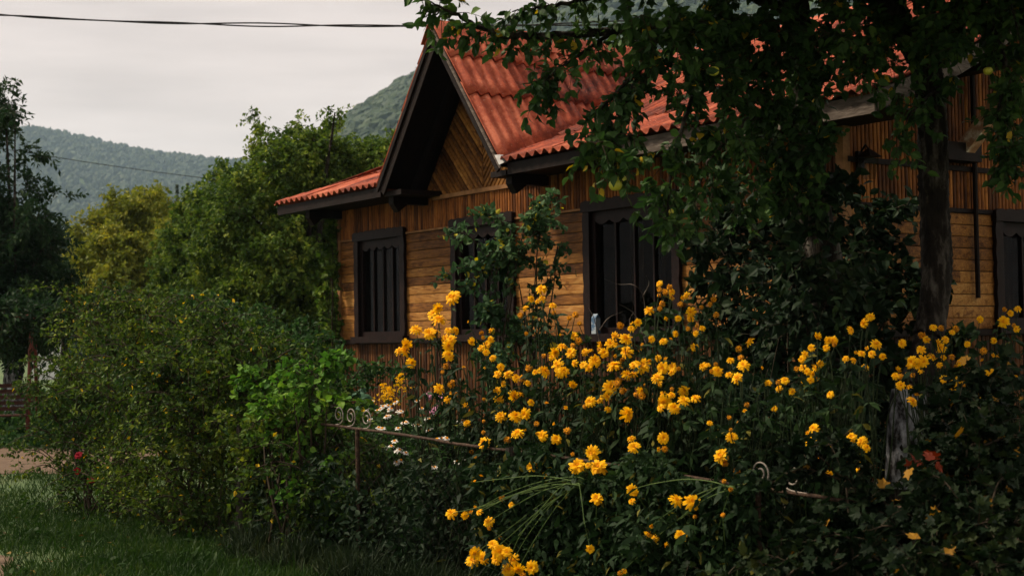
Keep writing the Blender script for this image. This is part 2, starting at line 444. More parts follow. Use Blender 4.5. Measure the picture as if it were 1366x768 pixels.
M['leaf_currant'] = leaf_mat('currant_leaf', [(0, (.003, .007, .003)), (.6, (.006, .014, .005)), (.9, (.018, .028, .008)), (.97, (.04, .045, .010)), (1, (.24, .12, .014))], trans=.2)
M['leaf_garden'] = leaf_mat('garden_leaf', [(0, (.012, .03, .010)), (.6, (.03, .07, .02)), (1, (.08, .15, .04))], trans=.3)
M['leaf_cabbage'] = leaf_mat('cabbage_leaf', [(0, (.04, .095, .06)), (1, (.08, .16, .10))], trans=.2)
M['grass'] = leaf_mat('grass_blade', [(0, (.008, .022, .005)), (.6, (.02, .045, .009)), (1, (.05, .075, .016))], trans=.3)
M['tall_grass'] = leaf_mat('weed_blade', [(0, (.007, .013, .006)), (.6, (.015, .026, .010)), (1, (.045, .05, .018))], trans=.2)
M['leaf_fallen'] = leaf_mat('fallen_leaf', [(0, (.04, .022, .008)), (1, (.16, .11, .02))], trans=.1)
M['red_leaf'] = leaf_mat('red_leaf', [(0, (.06, .010, .006)), (1, (.16, .03, .015))], trans=.3)

def roof_mat():
    m, t, out = new_mat('painted_red_corrugated_sheet')
    tc = N(t, "ShaderNodeTexCoord"); g = N(t, "ShaderNodeNewGeometry")
    n1 = N(t, "ShaderNodeTexNoise", Scale=2.2, Detail=7, Roughness=.65); t.links.new(tc.outputs['Object'], n1.inputs['Vector'])
    n2 = N(t, "ShaderNodeTexNoise", Scale=26.0, Detail=5, Roughness=.6); t.links.new(tc.outputs['Object'], n2.inputs['Vector'])
    a = N(t, "ShaderNodeMath", operation='MULTIPLY_ADD'); a.inputs[1].default_value = .4
    t.links.new(n2.outputs['Fac'], a.inputs[0]); t.links.new(n1.outputs['Fac'], a.inputs[2])
    b = N(t, "ShaderNodeMath", operation='MULTIPLY_ADD'); b.inputs[1].default_value = .22
    t.links.new(g.outputs['Random Per Island'], b.inputs[0]); t.links.new(a.outputs[0], b.inputs[2])
    r = ramp(t, [(.56, (.045, .011, .008)), (.70, (.145, .027, .013)), (.86, (.28, .054, .022)), (1, (.40, .11, .055))]); t.links.new(b.outputs[0], r.inputs[0])
    # pale lichen specks
    n3 = N(t, "ShaderNodeTexNoise", Scale=60.0, Detail=3); t.links.new(tc.outputs['Object'], n3.inputs['Vector'])
    r3 = ramp(t, [(.66, (0, 0, 0)), (.74, (.8, .8, .8))]); t.links.new(n3.outputs['Fac'], r3.inputs[0])
    mx = N(t, "ShaderNodeMix", data_type='RGBA'); t.links.new(r3.outputs[0], mx.inputs['Factor'])
    t.links.new(r.outputs[0], mx.inputs['A']); mx.inputs['B'].default_value = (.5, .27, .19, 1)
    p = N(t, "ShaderNodeBsdfPrincipled", Roughness=.7); p.inputs['Specular IOR Level'].default_value = .15
    t.links.new(mx.outputs['Result'], p.inputs['Base Color'])
    bm = N(t, "ShaderNodeBump", Strength=.2, Distance=.01); t.links.new(n2.outputs['Fac'], bm.inputs['Height']); t.links.new(bm.outputs[0], p.inputs['Normal'])
    t.links.new(p.outputs[0], out.inputs['Surface'])
    return m
M['roof'] = roof_mat()

def glass_mat():
    m, t, out = new_mat('window_glass')
    lw = N(t, "ShaderNodeLayerWeight", Blend=.5)
    pw = N(t, "ShaderNodeMath", operation='POWER'); pw.inputs[1].default_value = 4.0; t.links.new(lw.outputs['Facing'], pw.inputs[0])
    fr = N(t, "ShaderNodeMath", operation='MULTIPLY_ADD'); fr.inputs[1].default_value = .5; fr.inputs[2].default_value = .012
    t.links.new(pw.outputs[0], fr.inputs[0])
    tr = N(t, "ShaderNodeBsdfTransparent", Color=(.75, .76, .75, 1))
    gl = N(t, "ShaderNodeBsdfGlossy", Roughness=.0, Color=(.35, .35, .35, 1))
    mx = N(t, "ShaderNodeMixShader"); t.links.new(fr.outputs[0], mx.inputs[0])
    t.links.new(tr.outputs[0], mx.inputs[1]); t.links.new(gl.outputs[0], mx.inputs[2])
    t.links.new(mx.outputs[0], out.inputs['Surface'])
    return m
M['glass'] = glass_mat()

# ================================================================== ground
def ground_mat():
    m, t, out = new_mat('grassy_ground')
    tc = N(t, "ShaderNodeTexCoord")
    n1 = N(t, "ShaderNodeTexNoise", Scale=.35, Detail=8, Roughness=.65); t.links.new(tc.outputs['Object'], n1.inputs['Vector'])
    n2 = N(t, "ShaderNodeTexNoise", Scale=14.0, Detail=6, Roughness=.7); t.links.new(tc.outputs['Object'], n2.inputs['Vector'])
    a = N(t, "ShaderNodeMath", operation='MULTIPLY_ADD'); a.inputs[1].default_value = .5
    t.links.new(n2.outputs['Fac'], a.inputs[0]); t.links.new(n1.outputs['Fac'], a.inputs[2])
    r = ramp(t, [(.45, (.018, .035, .010)), (.75, (.045, .085, .018)), (1, (.10, .11, .035))]); t.links.new(a.outputs[0], r.inputs[0])
    p = N(t, "ShaderNodeBsdfPrincipled", Roughness=.95); t.links.new(r.outputs[0], p.inputs['Base Color'])
    b = N(t, "ShaderNodeBump", Strength=.8, Distance=.06); t.links.new(n2.outputs['Fac'], b.inputs['Height']); t.links.new(b.outputs[0], p.inputs['Normal'])
    t.links.new(p.outputs[0], out.inputs['Surface'])
    return m

mb = MB()
mb.add([(-3600, -60, 0), (3600, -60, 0), (3600, 3600, 0), (-3600, 3600, 0)], [(0, 1, 2, 3)])
tag(mb.build('ground', ground_mat()), kind='structure')

M['dirt'] = noise_mat('bare_dirt', [(.3, (.06, .04, .028)), (.55, (.115, .078, .054)), (.8, (.18, .13, .095))], 3.5, stretch=(1, 2.2, 1), rough=.95, bump=.7, bscale=20)
rng = np.random.default_rng(5)
def strip(name, ctrl, w, mat, z, seed):
    r = np.random.default_rng(seed)
    p = curve_pts(ctrl, 14); d = norm(np.gradient(p, axis=0)); s = np.stack([d[:, 1], -d[:, 0], 0 * d[:, 0]], 1)
    n = len(p)
    q = np.arange(n)
    lw = w / 2 * (1 + .10 * np.sin(q * .9) + .06 * np.sin(q * 2.3)); rw = w / 2 * (1 + .08 * np.sin(q * .7 + 2) + .06 * np.sin(q * 1.9))
    m = MB()
    A = p + s * rw[:, None]; B = p - s * lw[:, None]
    m.add(np.concatenate([A, B]) + [0, 0, z], [(i, i + 1, n + i + 1, n + i) for i in range(n - 1)])
    return tag(m.build(name, mat), kind='structure')
strip('path', [(-30, 24.5, 0), (-18, 22.0, 0), (-9.5, 20.6, 0), (-5.2, 20.2, 0)], 4.6, M['dirt'], .006, 3)
strip('dirt_road', [(-10.2, 24, 0), (-6.5, 15, 0), (-4.6, 10.6, 0), (-3.3, 7.0, 0), (-1.5, 3, 0), (0, -3, 0)], 1.6, M['dirt'], .010, 8)

# ------------------------------------------------------------------ hills and their woods
def hill(name, profile, depth, back, base_drop, col, seed):
    """ridge line given in photo pixels at one distance; slopes forward to the valley floor and away behind"""
    r = np.random.default_rng(seed)
    top = curve_pts([pix(x, y, depth) for x, y in profile], 10)
    n = len(top)
    rows = []
    for k, q in enumerate(np.linspace(0, 1, 14)):
        yy = depth - base_drop * (1 - q)
        z = top[:, 2] * (q ** .85) - 2 * (1 - q)
        x = top[:, 0] * (yy / depth) ** .35 if False else top[:, 0]
        z = z * (1 + .06 * np.sin(x * .013 + k) * (1 - q) + .04 * np.sin(x * .031 + k * 2) * (1 - q))
        rows.append(np.stack([x, np.full(n, yy), z], 1))
    for q in (.6, 0):
        rows.append(np.stack([top[:, 0], np.full(n, depth + back * (1 - q)), top[:, 2] * q - 3], 1))
    V = np.concatenate(rows); R = len(rows)
    F = [(k * n + i, k * n + i + 1, (k + 1) * n + i + 1, (k + 1) * n + i) for k in range(R - 1) for i in range(n - 1)]
    m = MB(); m.add(V, F)
    o = tag(m.build(name, col, smooth=True), kind='structure')
    return np.array(rows[:14])

def blob_tree_mesh(name, P, H, R, mats, seed, conifer=.25, sub=True):
    """many far-off trees in one mesh of uneven crowns"""
    r = np.random.default_rng(seed)
    a = np.arange(7) * 2 * np.pi / 7
    levs_b = [(.05, .35), (.3, .95), (.62, 1.0), (.86, .62)]
    levs_c = [(.0, .75), (.3, .62), (.6, .38), (.85, .16)]
    n = len(P); isc = r.uniform(0, 1, n) < conifer
    prof = np.where(isc[:, None, None], np.array(levs_c)[None], np.array(levs_b)[None])
    jit = r.uniform(.65, 1.3, (n, 4, 7))
    ph = r.uniform(0, 6, n)
    ang = a[None, None, :] + ph[:, None, None]
    rad = prof[:, :, 1:2] * jit * R[:, None, None]
    x = P[:, 0, None, None] + rad * np.cos(ang); y = P[:, 1, None, None] + rad * np.sin(ang)
    z = P[:, 2, None, None] + (prof[:, :, 0:1] + r.normal(0, .05, (n, 4, 7))) * H[:, None, None]
    ring = np.stack([x, y, z], -1).reshape(n, 28, 3)
    tip = (P + np.stack([0 * H, 0 * H, H * 1.02], 1))[:, None]
    V = np.concatenate([ring, tip], 1)
    tri = []
    for l in range(3):
        for i in range(7):
            j = (i + 1) % 7
            tri += [(l * 7 + i, l * 7 + j, l * 7 + 7 + j), (l * 7 + i, l * 7 + 7 + j, l * 7 + 7 + i)]
    tri += [(21 + i, 21 + (i + 1) % 7, 28) for i in range(7)]
    T = (np.array(tri)[None] + (np.arange(n) * 29)[:, None, None]).reshape(-1, 3)
    return tri_mesh(name, V.reshape(-1, 3), T, mats)

def scatter_on(rows, n, seed, qmin=.1):
    r = np.random.default_rng(seed)
    R, C, _ = rows.shape
    u = qmin * (R - 1) + r.uniform(0, 1, n) * (1 - qmin) * (R - 1.001); v = r.uniform(0, 1, n) * (C - 1.001)
    i, j = u.astype(int), v.astype(int); fu, fv = (u - i)[:, None], (v - j)[:, None]
    return (rows[i, j] * (1 - fu) * (1 - fv) + rows[i + 1, j] * fu * (1 - fv) + rows[i, j + 1] * (1 - fu) * fv + rows[i + 1, j + 1] * fu * fv)

M['hillside'] = noise_mat('wooded_slope', [(.3, (.02, .04, .014)), (.7, (.05, .075, .022))], .02, rough=.95)
M['wood_far'] = leaf_mat('far_wood_leaf', [(0, (.014, .026, .014)), (.6, (.026, .045, .018)), (1, (.055, .07, .022))], trans=0)
rows = hill('far_hill', [(-260, 200), (-120, 186), (0, 178), (55, 177), (110, 188), (180, 203), (260, 215), (330, 221), (420, 232), (520, 250)], 2300, 500, 1150, M['hillside'], 1)
P = scatter_on(rows, 15000, 2, .15); r = np.random.default_rng(3)
P = np.concatenate([P, scatter_on(rows[-2:], 900, 4, .5)])
H = r.uniform(6, 14, len(P)); tag(blob_tree_mesh('far_forest', P - [0, 0, 1], H, H * r.uniform(.28, .5, len(P)), M['wood_far'], 5, .35), kind='stuff')
rows = hill('near_hill', [(120, 452), (250, 395), (330, 330), (400, 240), (440, 188), (480, 158), (520, 130), (553, 110), (620, 66), (690, 36), (760, 16), (840, -6), (1000, -60), (1200, -110), (1420, -150)], 1000, 400, 460, M['hillside'], 7)
P = scatter_on(rows, 9000, 8, .2); P = np.concatenate([P, scatter_on(rows[-2:], 900, 9, .5)])
H = r.uniform(5, 11, len(P)); tag(blob_tree_mesh('hillside_forest', P - [0, 0, 1], H, H * r.uniform(.35, .6, len(P)), M['wood_far'], 10, .1), kind='stuff')

# air
mb = MB(); mb.box(-2600, 2600, -40, 3000, -1.0, 420)
hz, t, out = new_mat('haze_air')
pv = N(t, "ShaderNodeVolumePrincipled"); pv.inputs['Color'].default_value = (.56, .78, 1.0, 1); pv.inputs['Density'].default_value = .000115; pv.inputs['Anisotropy'].default_value = .2
t.links.new(pv.outputs[0], out.inputs['Volume'])
tag(mb.build('haze', hz), kind='stuff')

# ================================================================== the wooden house
RZ = math.atan2(-.8161, .5779)
HOUSE = empty('wooden_house', (-2.0, 18.6, 0), RZ)
tag(HOUSE, 'brown varnished wooden house with red corrugated roof and steep front gable', 'house')
UU, VV = np.array([.5779, -.8161]), np.array([.8161, .5779])
def hw(s, t, z):
    return np.array([-2 + s * UU[0] + t * VV[0], 18.6 + s * UU[1] + t * VV[1], z])
S0, S1, TB = -.475, 8.25, 5.9
EZ, GC, GH, RIDGE = 3.45, 2.95, 1.25, 5.09
GS = (RIDGE - EZ) / GH
def zmain(te):
    te = np.minimum(te, 7.1 - te)
    return np.where(te < 1, EZ + .364 * te, EZ + .364 + .5 * (te - 1))
rng = np.random.default_rng(21)
Ff = lambda a, o, z: (a, -o, z)
Fe = lambda a, o, z: (S1 + o, a, z)
Fl = lambda a, o, z: (S0 - o, a, z)

def prism(mb, prof_pts, mapf, mat=None):
    """prof: list of cross-section rings [(a,o,z),...] -> skinned"""
    k = len(prof_pts[0]); V = [mapf(*p) for ring in prof_pts for p in ring]
    F = []
    for r_ in range(len(prof_pts) - 1):
        for i in range(k - 1):
            F.append((r_ * k + i, r_ * k + i + 1, (r_ + 1) * k + i + 1, (r_ + 1) * k + i))
    F.append(tuple(range(k))); F.append(tuple((len(prof_pts) - 1) * k + i for i in range(k)))
    mb.add(V, F, mat)

def h_boards(mb, mapf, a0, a1, z0, z1, openings, pitch=.106):
    n = round((z1 - z0) / pitch); pitch = (z1 - z0) / n
    for k in range(n):
        zb, zt = z0 + k * pitch, z0 + (k + 1) * pitch - .003
        h = zt - zb
        cuts = [a0, a1]
        for (oa, ob, oz0, oz1) in openings:
            if zt > oz0 + .02 and zb < oz1 - .02: cuts += [oa, ob]
        cuts.sort()
        for a, b in zip(cuts[::2], cuts[1::2]):
            x = a
            while x < b - .01:
                e = min(b, x + rng.uniform(1.0, 2.4))
                if b - e < .35: e = b
                lift = rng.uniform(0, .005); j = rng.uniform(-.003, .003)
                ring = [(0, .0), (.03, .008), (.12, .0095), (.6, .0105), (.96, .008), (1, 0)]
                prism(mb, [[(aa, o + lift, zb + q * h + jj) for q, o in ring] for aa, jj in ((x, 0), (e - .002, j))], mapf)
                x = e

def v_boards(mb, mapf, a0, a1, z0, ztop, openings, pitch=.05, d=.016):
    n = round((a1 - a0) / pitch); pitch = (a1 - a0) / n
    for k in range(n):
        a = a0 + k * pitch; w = pitch - .007
        segs = [z0 + rng.uniform(-.004, .004), ztop(a + w / 2) if callable(ztop) else ztop]
        for (oa, ob, oz0, oz1) in openings:
            if a + w > oa + .01 and a < ob - .01: segs += [max(oz0, z0), oz1]
        segs.sort()
        lift = rng.uniform(0, .004)
        for p, q in zip(segs[::2], segs[1::2]):
            if q - p < .02: continue
            ring = [(0, 0), (.15, d * .75), (.5, d), (.85, d * .75), (1, 0)]
            prism(mb, [[(a + f * w, o + lift, z) for f, o in ring] for z in (p, q)], mapf)

WIN_F = [(0.0, 1.25, 1.60, 2.99), (2.31, 3.56, 1.60, 2.99), (4.81, 6.26, 1.58, 2.98)]
WIN_E = [(1.95, 3.25, 1.60, 2.70)]
hole = lambda W: [(a + .05, b - .05, c + .04, d - .03) for a, b, c, d in W]

# structural shell behind the boards, with the openings left open
mb = MB()
def core(mapf, a0, a1, z0, z1, ops, o0=-.14, o1=-.004):
    xs = sorted({a0, a1, *[x for o in ops for x in o[:2]]})
    for a, b in zip(xs, xs[1:]):
        zz = [z0, z1]
        for o in ops:
            if o[0] <= a + 1e-6 and o[1] >= b - 1e-6: zz += [o[2], o[3]]
        zz.sort()
        for p, q in zip(zz[::2], zz[1::2]):
            c = [mapf(aa, oo, z) for z in (p, q) for oo in (o0, o1) for aa in (a, b)]
            mb.add(c, [(0, 1, 3, 2), (4, 6, 7, 5), (0, 4, 5, 1), (2, 3, 7, 6), (0, 2, 6, 4), (1, 5, 7, 3)])
core(Ff, S0, S1, .38, 3.40, hole(WIN_F))
core(Fe, .15, TB, .38, 3.40, hole(WIN_E))
core(Fl, .15, TB, .38, 3.40, [])
mb.box(S0, S1, TB - .14, TB, .38, 3.40)
# end gable triangles and the front gable triangle
for s in (S1 - .14, S0 + .0):
    if s > 0:
        tt = np.linspace(.02, TB - .02, 13)
        ring = [(s, t_, 3.40) for t_ in (tt[0], tt[-1])] + [(s, t_, float(zmain(t_ + .6)) - .1) for t_ in tt[::-1]]
        k = len(ring); mb.add(ring + [(s + .135, b, c) for _, b, c in ring], [tuple(range(k)), tuple(range(k, 2 * k))] + [(i, (i + 1) % k, k + (i + 1) % k, k + i) for i in range(k)])
ring = [(GC - 1.2, .004, 3.40), (GC + 1.2, .004, 3.40), (GC, .004, RIDGE - .1)]
mb.add(ring + [(a, .14, c) for a, b, c in ring], [(0, 1, 2), (3, 4, 5), (0, 1, 4, 3), (1, 2, 5, 4), (2, 0, 3, 5)])
mb.box(S0 + .14, S1 - .14, .14, TB - .14, .5, .56)      # floor
mb.build('wall_shell', M['interior'], HOUSE)

mb = MB()
mb.box(S0 - .03, S1 + .03, -.05, TB, -.1, .36)
mb.build('foundation', M['plaster'], HOUSE)

mb = MB()
edges = [S0] + [v for w in hole(WIN_F) for v in w[:2]] + [S1]
for a, b in zip(edges[::2], edges[1::2]):
    mb = MB(); h_boards(mb, Ff, a, b, 1.625, 2.905, []); mb.build('horizontal_siding', M['board_x'], HOUSE)
for a, b in ((0, WIN_E[0][0] + .05), (WIN_E[0][1] - .05, TB)):
    mb = MB(); h_boards(mb, Fe, a, b, 1.625, 2.66, []); mb.build('horizontal_siding', M['board_x'], HOUSE)
mb = MB(); h_boards(mb, Fl, 0, TB, 1.625, 2.905, [])
mb.build('horizontal_siding', M['board_x'], HOUSE)
mb = MB()
v_boards(mb, Ff, S0, 1.88, 2.935, 3.40, hole(WIN_F)); v_boards(mb, Ff, 1.88, 4.02, 2.935, 3.262, hole(WIN_F)); v_boards(mb, Ff, 4.02, S1, 2.935, 3.40, hole(WIN_F))
mb.build('vertical_siding', M['board_z'], HOUSE); mb = MB()
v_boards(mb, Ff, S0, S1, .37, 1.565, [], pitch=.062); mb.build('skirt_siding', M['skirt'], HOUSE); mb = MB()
v_boards(mb, Fe, .02, TB, 2.70, 3.03, hole(WIN_E)); v_boards(mb, Fe, .02, TB, 3.075, lambda a: float(zmain(a + .6)) - .10, [])
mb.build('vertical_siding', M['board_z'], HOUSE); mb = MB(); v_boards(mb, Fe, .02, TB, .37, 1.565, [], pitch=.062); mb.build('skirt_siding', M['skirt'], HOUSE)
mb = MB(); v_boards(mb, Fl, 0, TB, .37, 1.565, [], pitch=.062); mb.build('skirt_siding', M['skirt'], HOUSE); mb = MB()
v_boards(mb, Fl, 0, TB, 2.935, 3.40, [])
mb.build('vertical_siding', M['board_z'], HOUSE)

# chevron boards of the front gable, clipped to each half triangle
def clip(poly, a, b, c):
    out = []
    for i in range(len(poly)):
        p, q = poly[i], poly[(i + 1) % len(poly)]
        dp, dq = a * p[0] + b * p[1] + c, a * q[0] + b * q[1] + c
        if dp >= 0: out.append(p)
        if dp * dq < 0:
            t_ = dp / (dp - dq); out.append((p[0] + t_ * (q[0] - p[0]), p[1] + t_ * (q[1] - p[1])))
    return out
mb = MB()
zb = 3.315
for side in (-1, 1):
    ang = math.radians(47)
    dx, dz = -side * math.cos(ang), -math.sin(ang)      # boards run down towards the seam
    nx, nz_ = -dz, dx
    for k in range(-80, 80):
        w = .058; c0 = k * w; lift = rng.uniform(0, .005)
        quad = [(GC + dx * l + nx * (c0 + q), 4.1 + dz * l + nz_ * (c0 + q)) for l, q in ((-4, 0), (4, 0), (4, w - .005), (-4, w - .005))]
        poly = clip(quad, 0, 1, -zb)
        poly = clip(poly, side, 0, -side * (GC + side * .006)) if poly else poly
        poly = clip(poly, -side * GS, -1, RIDGE - .11 + side * GS * GC) if poly else poly
        if len(poly) < 3: continue
        cx, cz = sum(p[0] for p in poly) / len(poly), sum(p[1] for p in poly) / len(poly)
        kk = len(poly)
        def shrink(p):
            q = (p[0] - cx) * nx + (p[1] - cz) * nz_
            return (p[0] - nx * q * .3, p[1] - nz_ * q * .3)
        V = [(p[0], 0.0, p[1]) for p in poly] + [(shrink(p)[0], -.015 - lift, shrink(p)[1]) for p in poly]
        mb.add(V, [tuple(range(kk, 2 * kk))] + [(i, (i + 1) % kk, kk + (i + 1) % kk, kk + i) for i in range(kk)])
mb.build('gable_siding', M['board_d'], HOUSE)

# trims
mb = MB()
mb.box(1.90, 3.98, -.045, .0, 3.265, 3.312)
mb.build('gable_beam', M['trim_wood'], HOUSE)
mb = MB()
for a, b in ((S0, 0.03), (1.22, 2.34), (3.53, 4.84), (6.23, S1 + .03)):
    mb = MB(); mb.box(a, b, -.035, .0, 2.908, 2.932); mb.build('wall_moulding', M['trim_wood'], HOUSE)
    mb = MB(); mb.box(a, b, -.05, .0, 1.57, 1.62); mb.build('wall_moulding', M['dark_wood'], HOUSE)
mb = MB()
mb.box(S1, S1 + .04, .02, TB, 3.03, 3.075); mb.box(S1, S1 + .035, .02, 1.99, 2.662, 2.698); mb.box(S1, S1 + .05, .02, TB, 1.57, 1.62)
mb.build('end_moulding', M['dark_wood'], HOUSE)
mb = MB()
mb.box(S0 - .03, S0 + .05, -.03, .04, .37, 3.33)
mb.build('corner_board', M['trim_wood'], HOUSE); mb = MB()
mb.box(S1 - .05, S1 + .035, -.035, .05, .37, 3.33)
mb.build('corner_board', M['trim_wood'], HOUSE)

# ---- windows
def ribbon(mb, lower, upper, o0, o1, mapf):
    """a flat board between two edges (lists of (a,z)), from depth o0 to o1"""
    n = len(lower)
    V = [mapf(a, o, z) for o in (o0, o1) for e_ in (lower, upper) for a, z in e_]
    F = []
    for i in range(n - 1):
        F += [(i, i + 1, n + i + 1, n + i), (2 * n + i, 2 * n + i + 1, 3 * n + i + 1, 3 * n + i), (i, i + 1, 2 * n + i + 1, 2 * n + i), (n + i, n + i + 1, 3 * n + i + 1, 3 * n + i)]
    for i in (0, n - 1):
        F.append((i, n + i, 3 * n + i, 2 * n + i))
    mb.add(V, F)

def window(spec, mapf, bars, label=None):
    a0, a1, z0, z1 = spec
    mb = MB()
    cw = .10
    q = np.linspace(0, 1, 49)
    aa = a0 - .015 + q * (a1 - a0 + .03)
    wave = .018 * np.abs(np.sin(q * np.pi * 9)) + .01 * np.sin(q * np.pi)
    ribbon(mb, [(a, z1 - .10) for a in aa], [(a, z1 + w - .005) for a, w in zip(aa, wave)], .022, .075, mapf)
    zz = z0 + .06 + q * (z1 - .10 - z0 - .06)
    sw = .014 * np.abs(np.sin(q * np.pi * 5))
    ribbon(mb, [(a0 - w + .004, z) for w, z in zip(sw, zz)], [(a0 + cw, z) for z in zz], .022, .06, mapf)
    ribbon(mb, [(a1 - cw, z) for z in zz], [(a1 + w - .004, z) for w, z in zip(sw, zz)], .022, .06, mapf)
    ribbon(mb, [(a, z0 - .02) for a in (a0 - .03, a1 + .03)], [(a, z0 + .06) for a in (a0 - .03, a1 + .03)], .0, .105, mapf)
    # sash rails
    b0, b1, c0, c1 = a0 + cw, a1 - cw, z0 + .06, z1 - .10
    for l, u in (([(b0, c0), (b1, c0)], [(b0, c0 + .06), (b1, c0 + .06)]), ([(b0, c1 - .05), (b1, c1 - .05)], [(b0, c1), (b1, c1)])):
        ribbon(mb, l, u, -.035, .012, mapf)
    for l, u in (((b0, b0 + .05)), ((b1 - .05, b1))):
        ribbon(mb, [(l, c0 + .06), (l, c1 - .05)], [(u, c0 + .06), (u, c1 - .05)], -.035, .012, mapf)
    f = mb.build('window', M['frame_wood'], HOUSE)
    if label: f['label'] = label
    mb = MB()
    lob = .05 * np.abs(np.sin(q * np.pi * 5)) ** .7
    bb = b0 + .05 + q * (b1 - b0 - .10)
    ribbon(mb, [(a, c1 - .115 - w + .03) for a, w in zip(bb, lob)], [(a, c1 - .05) for a in bb], .0, .02, mapf)
    mb.build('valance', M['frame_wood'], f)
    for k in range(bars):
        x = b0 + .05 + (k + 1) * (b1 - b0 - .1) / (bars + 1)
        mb = MB(); ribbon(mb, [(x - .012, c0 + .06), (x - .012, c1 - .09)], [(x + .012, c0 + .06), (x + .012, c1 - .09)], -.033, -.012, mapf)
        mb.build('mullion', M['frame_wood'], f)
    mb = MB(); mb.add([mapf(a, -.036, z) for a, z in ((b0, c0), (b1, c0), (b1, c1), (b0, c1))], [(0, 1, 2, 3)])
    mb.build('pane', M['glass'], f)
    w = b1 - b0
    for x0, x1 in ((b0 + .30 * w, b0 + .43 * w), (b0 + .60 * w, b0 + .69 * w)):
        mb = MB(); qq = np.linspace(0, 1, 41)
        top = [(x0 + t_ * (x1 - x0)) for t_ in qq]; o_ = -.20 + .022 * np.sin(qq * 17) + .012 * np.sin(qq * 7 + 1)
        V = [mapf(a, o, c1 - .02) for a, o in zip(top, o_)] + [mapf(a + .01 * math.sin(i * .5), o, c0 + .02) for i, (a, o) in enumerate(zip(top, o_))]
        mb.add(V, [(i, i + 1, 42 + i, 41 + i) for i in range(40)])
        mb.build('curtain', M['curtain'], f, smooth=True)
    return f
window(WIN_F[0], Ff, 3); window(WIN_F[1], Ff, 3); window(WIN_F[2], Ff, 3, 'widest window with carved dark frame'); window(WIN_E[0], Fe, 2, 'lower dark window on the shaded end wall')

# ---- corrugated roofs
PITCHW = .146
def corr(mb, pos, w0, w1, e0, e1, rows, low_is_e1, amp=.025, sheet=.876, seed=0):
    """pos(w, e, h) -> local point raised h above the slope; rows = list of (ea, eb)"""
    r = np.random.default_rng(seed)
    for ri, (ra, rb) in enumerate(rows):
        ws = w0 - (r.uniform(0, .5) * sheet if ri % 2 else 0)
        si = 0
        while ws < w1:
            a, b = max(ws, w0), min(ws + sheet + .09, w1)
            ws += sheet; si += 1
            if b - a < .02: continue
            n = max(2, int((b - a) / PITCHW * 10))
            W = np.linspace(a, b, n + 1)
            lift = .004 + (si % 2) * .007 + r.uniform(0, .004); tilt = r.uniform(-.012, .018); ew = r.uniform(-.02, .02)
            lo = np.array([max(ra - (0 if low_is_e1 else .10) + (ew if ra > 0.01 else 0), e0(w)) for w in W]); hi = np.array([min(rb + (.10 if low_is_e1 else 0) + (ew if low_is_e1 else 0), e1(w)) for w in W])
            ok = hi - lo > .01
            K = 5; V = []
            for i, w in enumerate(W):
                for k in range(K):
                    e_ = lo[i] + (hi[i] - lo[i]) * k / (K - 1)
                    f = (e_ - ra) / max(rb - ra, .01)
                    if not low_is_e1: f = 1 - f
                    h = amp * math.sin(2 * math.pi * w / PITCHW) + lift + .016 * f + tilt * f * (w - a)
                    V.append(pos(w, e_, h))
            F = [(i * K + k, (i + 1) * K + k, (i + 1) * K + k + 1, i * K + k + 1) for i in range(len(W) - 1) if ok[i] and ok[i + 1] for k in range(K - 1)]
            if F: mb.add(V, F)

def solid(o, th=.007):
    md = o.modifiers.new('thickness', 'SOLIDIFY'); md.thickness = th; md.offset = -1
    return o

c1_, s1_ = 1 / math.hypot(1, .364), .364 / math.hypot(1, .364)
SL, SR = -1.08, 9.12
def pos_main(s, te, h):
    return (s, te - .6 - h * s1_, float(zmain(te)) + h * c1_)
def te_lo(s):
    d = abs(s - GC)
    if d < GH: return min(.75, (GH - d) * 3.4)
    return -.06
def te_hi(s):
    # hip at the left end
    zc = EZ + .41 * (s - SL)
    if zc >= RIDGE: return 3.55
    if zc < EZ + .364: return max((zc - EZ) / .364, 0)
    return min(3.55, 1 + (zc - EZ - .364) / .5)
mb = MB()
corr(mb, pos_main, SL, SR, te_lo, te_hi, [(-.06, 1.0), (1.0, 2.2), (2.2, 3.55)], False, seed=4)
solid(mb.build('front_roof_slope', M['roof'], HOUSE, smooth=True))
mb = MB()
pb = lambda s, te, h: (s, 6.5 - te, float(zmain(te)) + h)
corr(mb, pb, SL, SR, lambda s: 0, te_hi, [(0, 1.2), (1.2, 2.4), (2.4, 3.55)], False, seed=5)
hipx = SL + (RIDGE - EZ) / .41
mb.add([(SL, -.6, EZ), (SL, 6.5, EZ), (hipx, 2.95, RIDGE)], [(0, 1, 2)])
solid(mb.build('back_roof_slope', M['roof'], HOUSE, smooth=True))
gn = math.hypot(1, GS)
for side in (-1, 1):
    mb = MB()
    pg = lambda te, d, h: (GC + side * (d + h * GS / gn), te - .6, RIDGE - GS * d + h / gn)
    dval = lambda te: (RIDGE - float(zmain(max(te, 0))) - .005) / GS if te > .04 else GH + .03
    corr(mb, pg, -.07, 3.5, lambda te: .0, dval, [(0, .20), (.20, .56), (.56, GH + .05)], True, seed=6 + side)
    solid(mb.build('gable_roof_slope', M['roof'], HOUSE, smooth=True))
mb = MB()
for k in range(4):
    a, b = -.10 + k * .95 - .6, -.10 + (k + 1) * .95 - .56
    pr = [(-.20, -.235), (-.12, -.12), (-.05, -.025), (0, .02), (.05, -.025), (.12, -.12), (.20, -.235)]
    z_ = .055 + .006 * (k % 2)
    V = [(GC + x, y, RIDGE + z + z_) for y in (a, b) for x, z in pr]
    mb.add(V, [(i, i + 1, 8 + i, 7 + i) for i in range(6)])
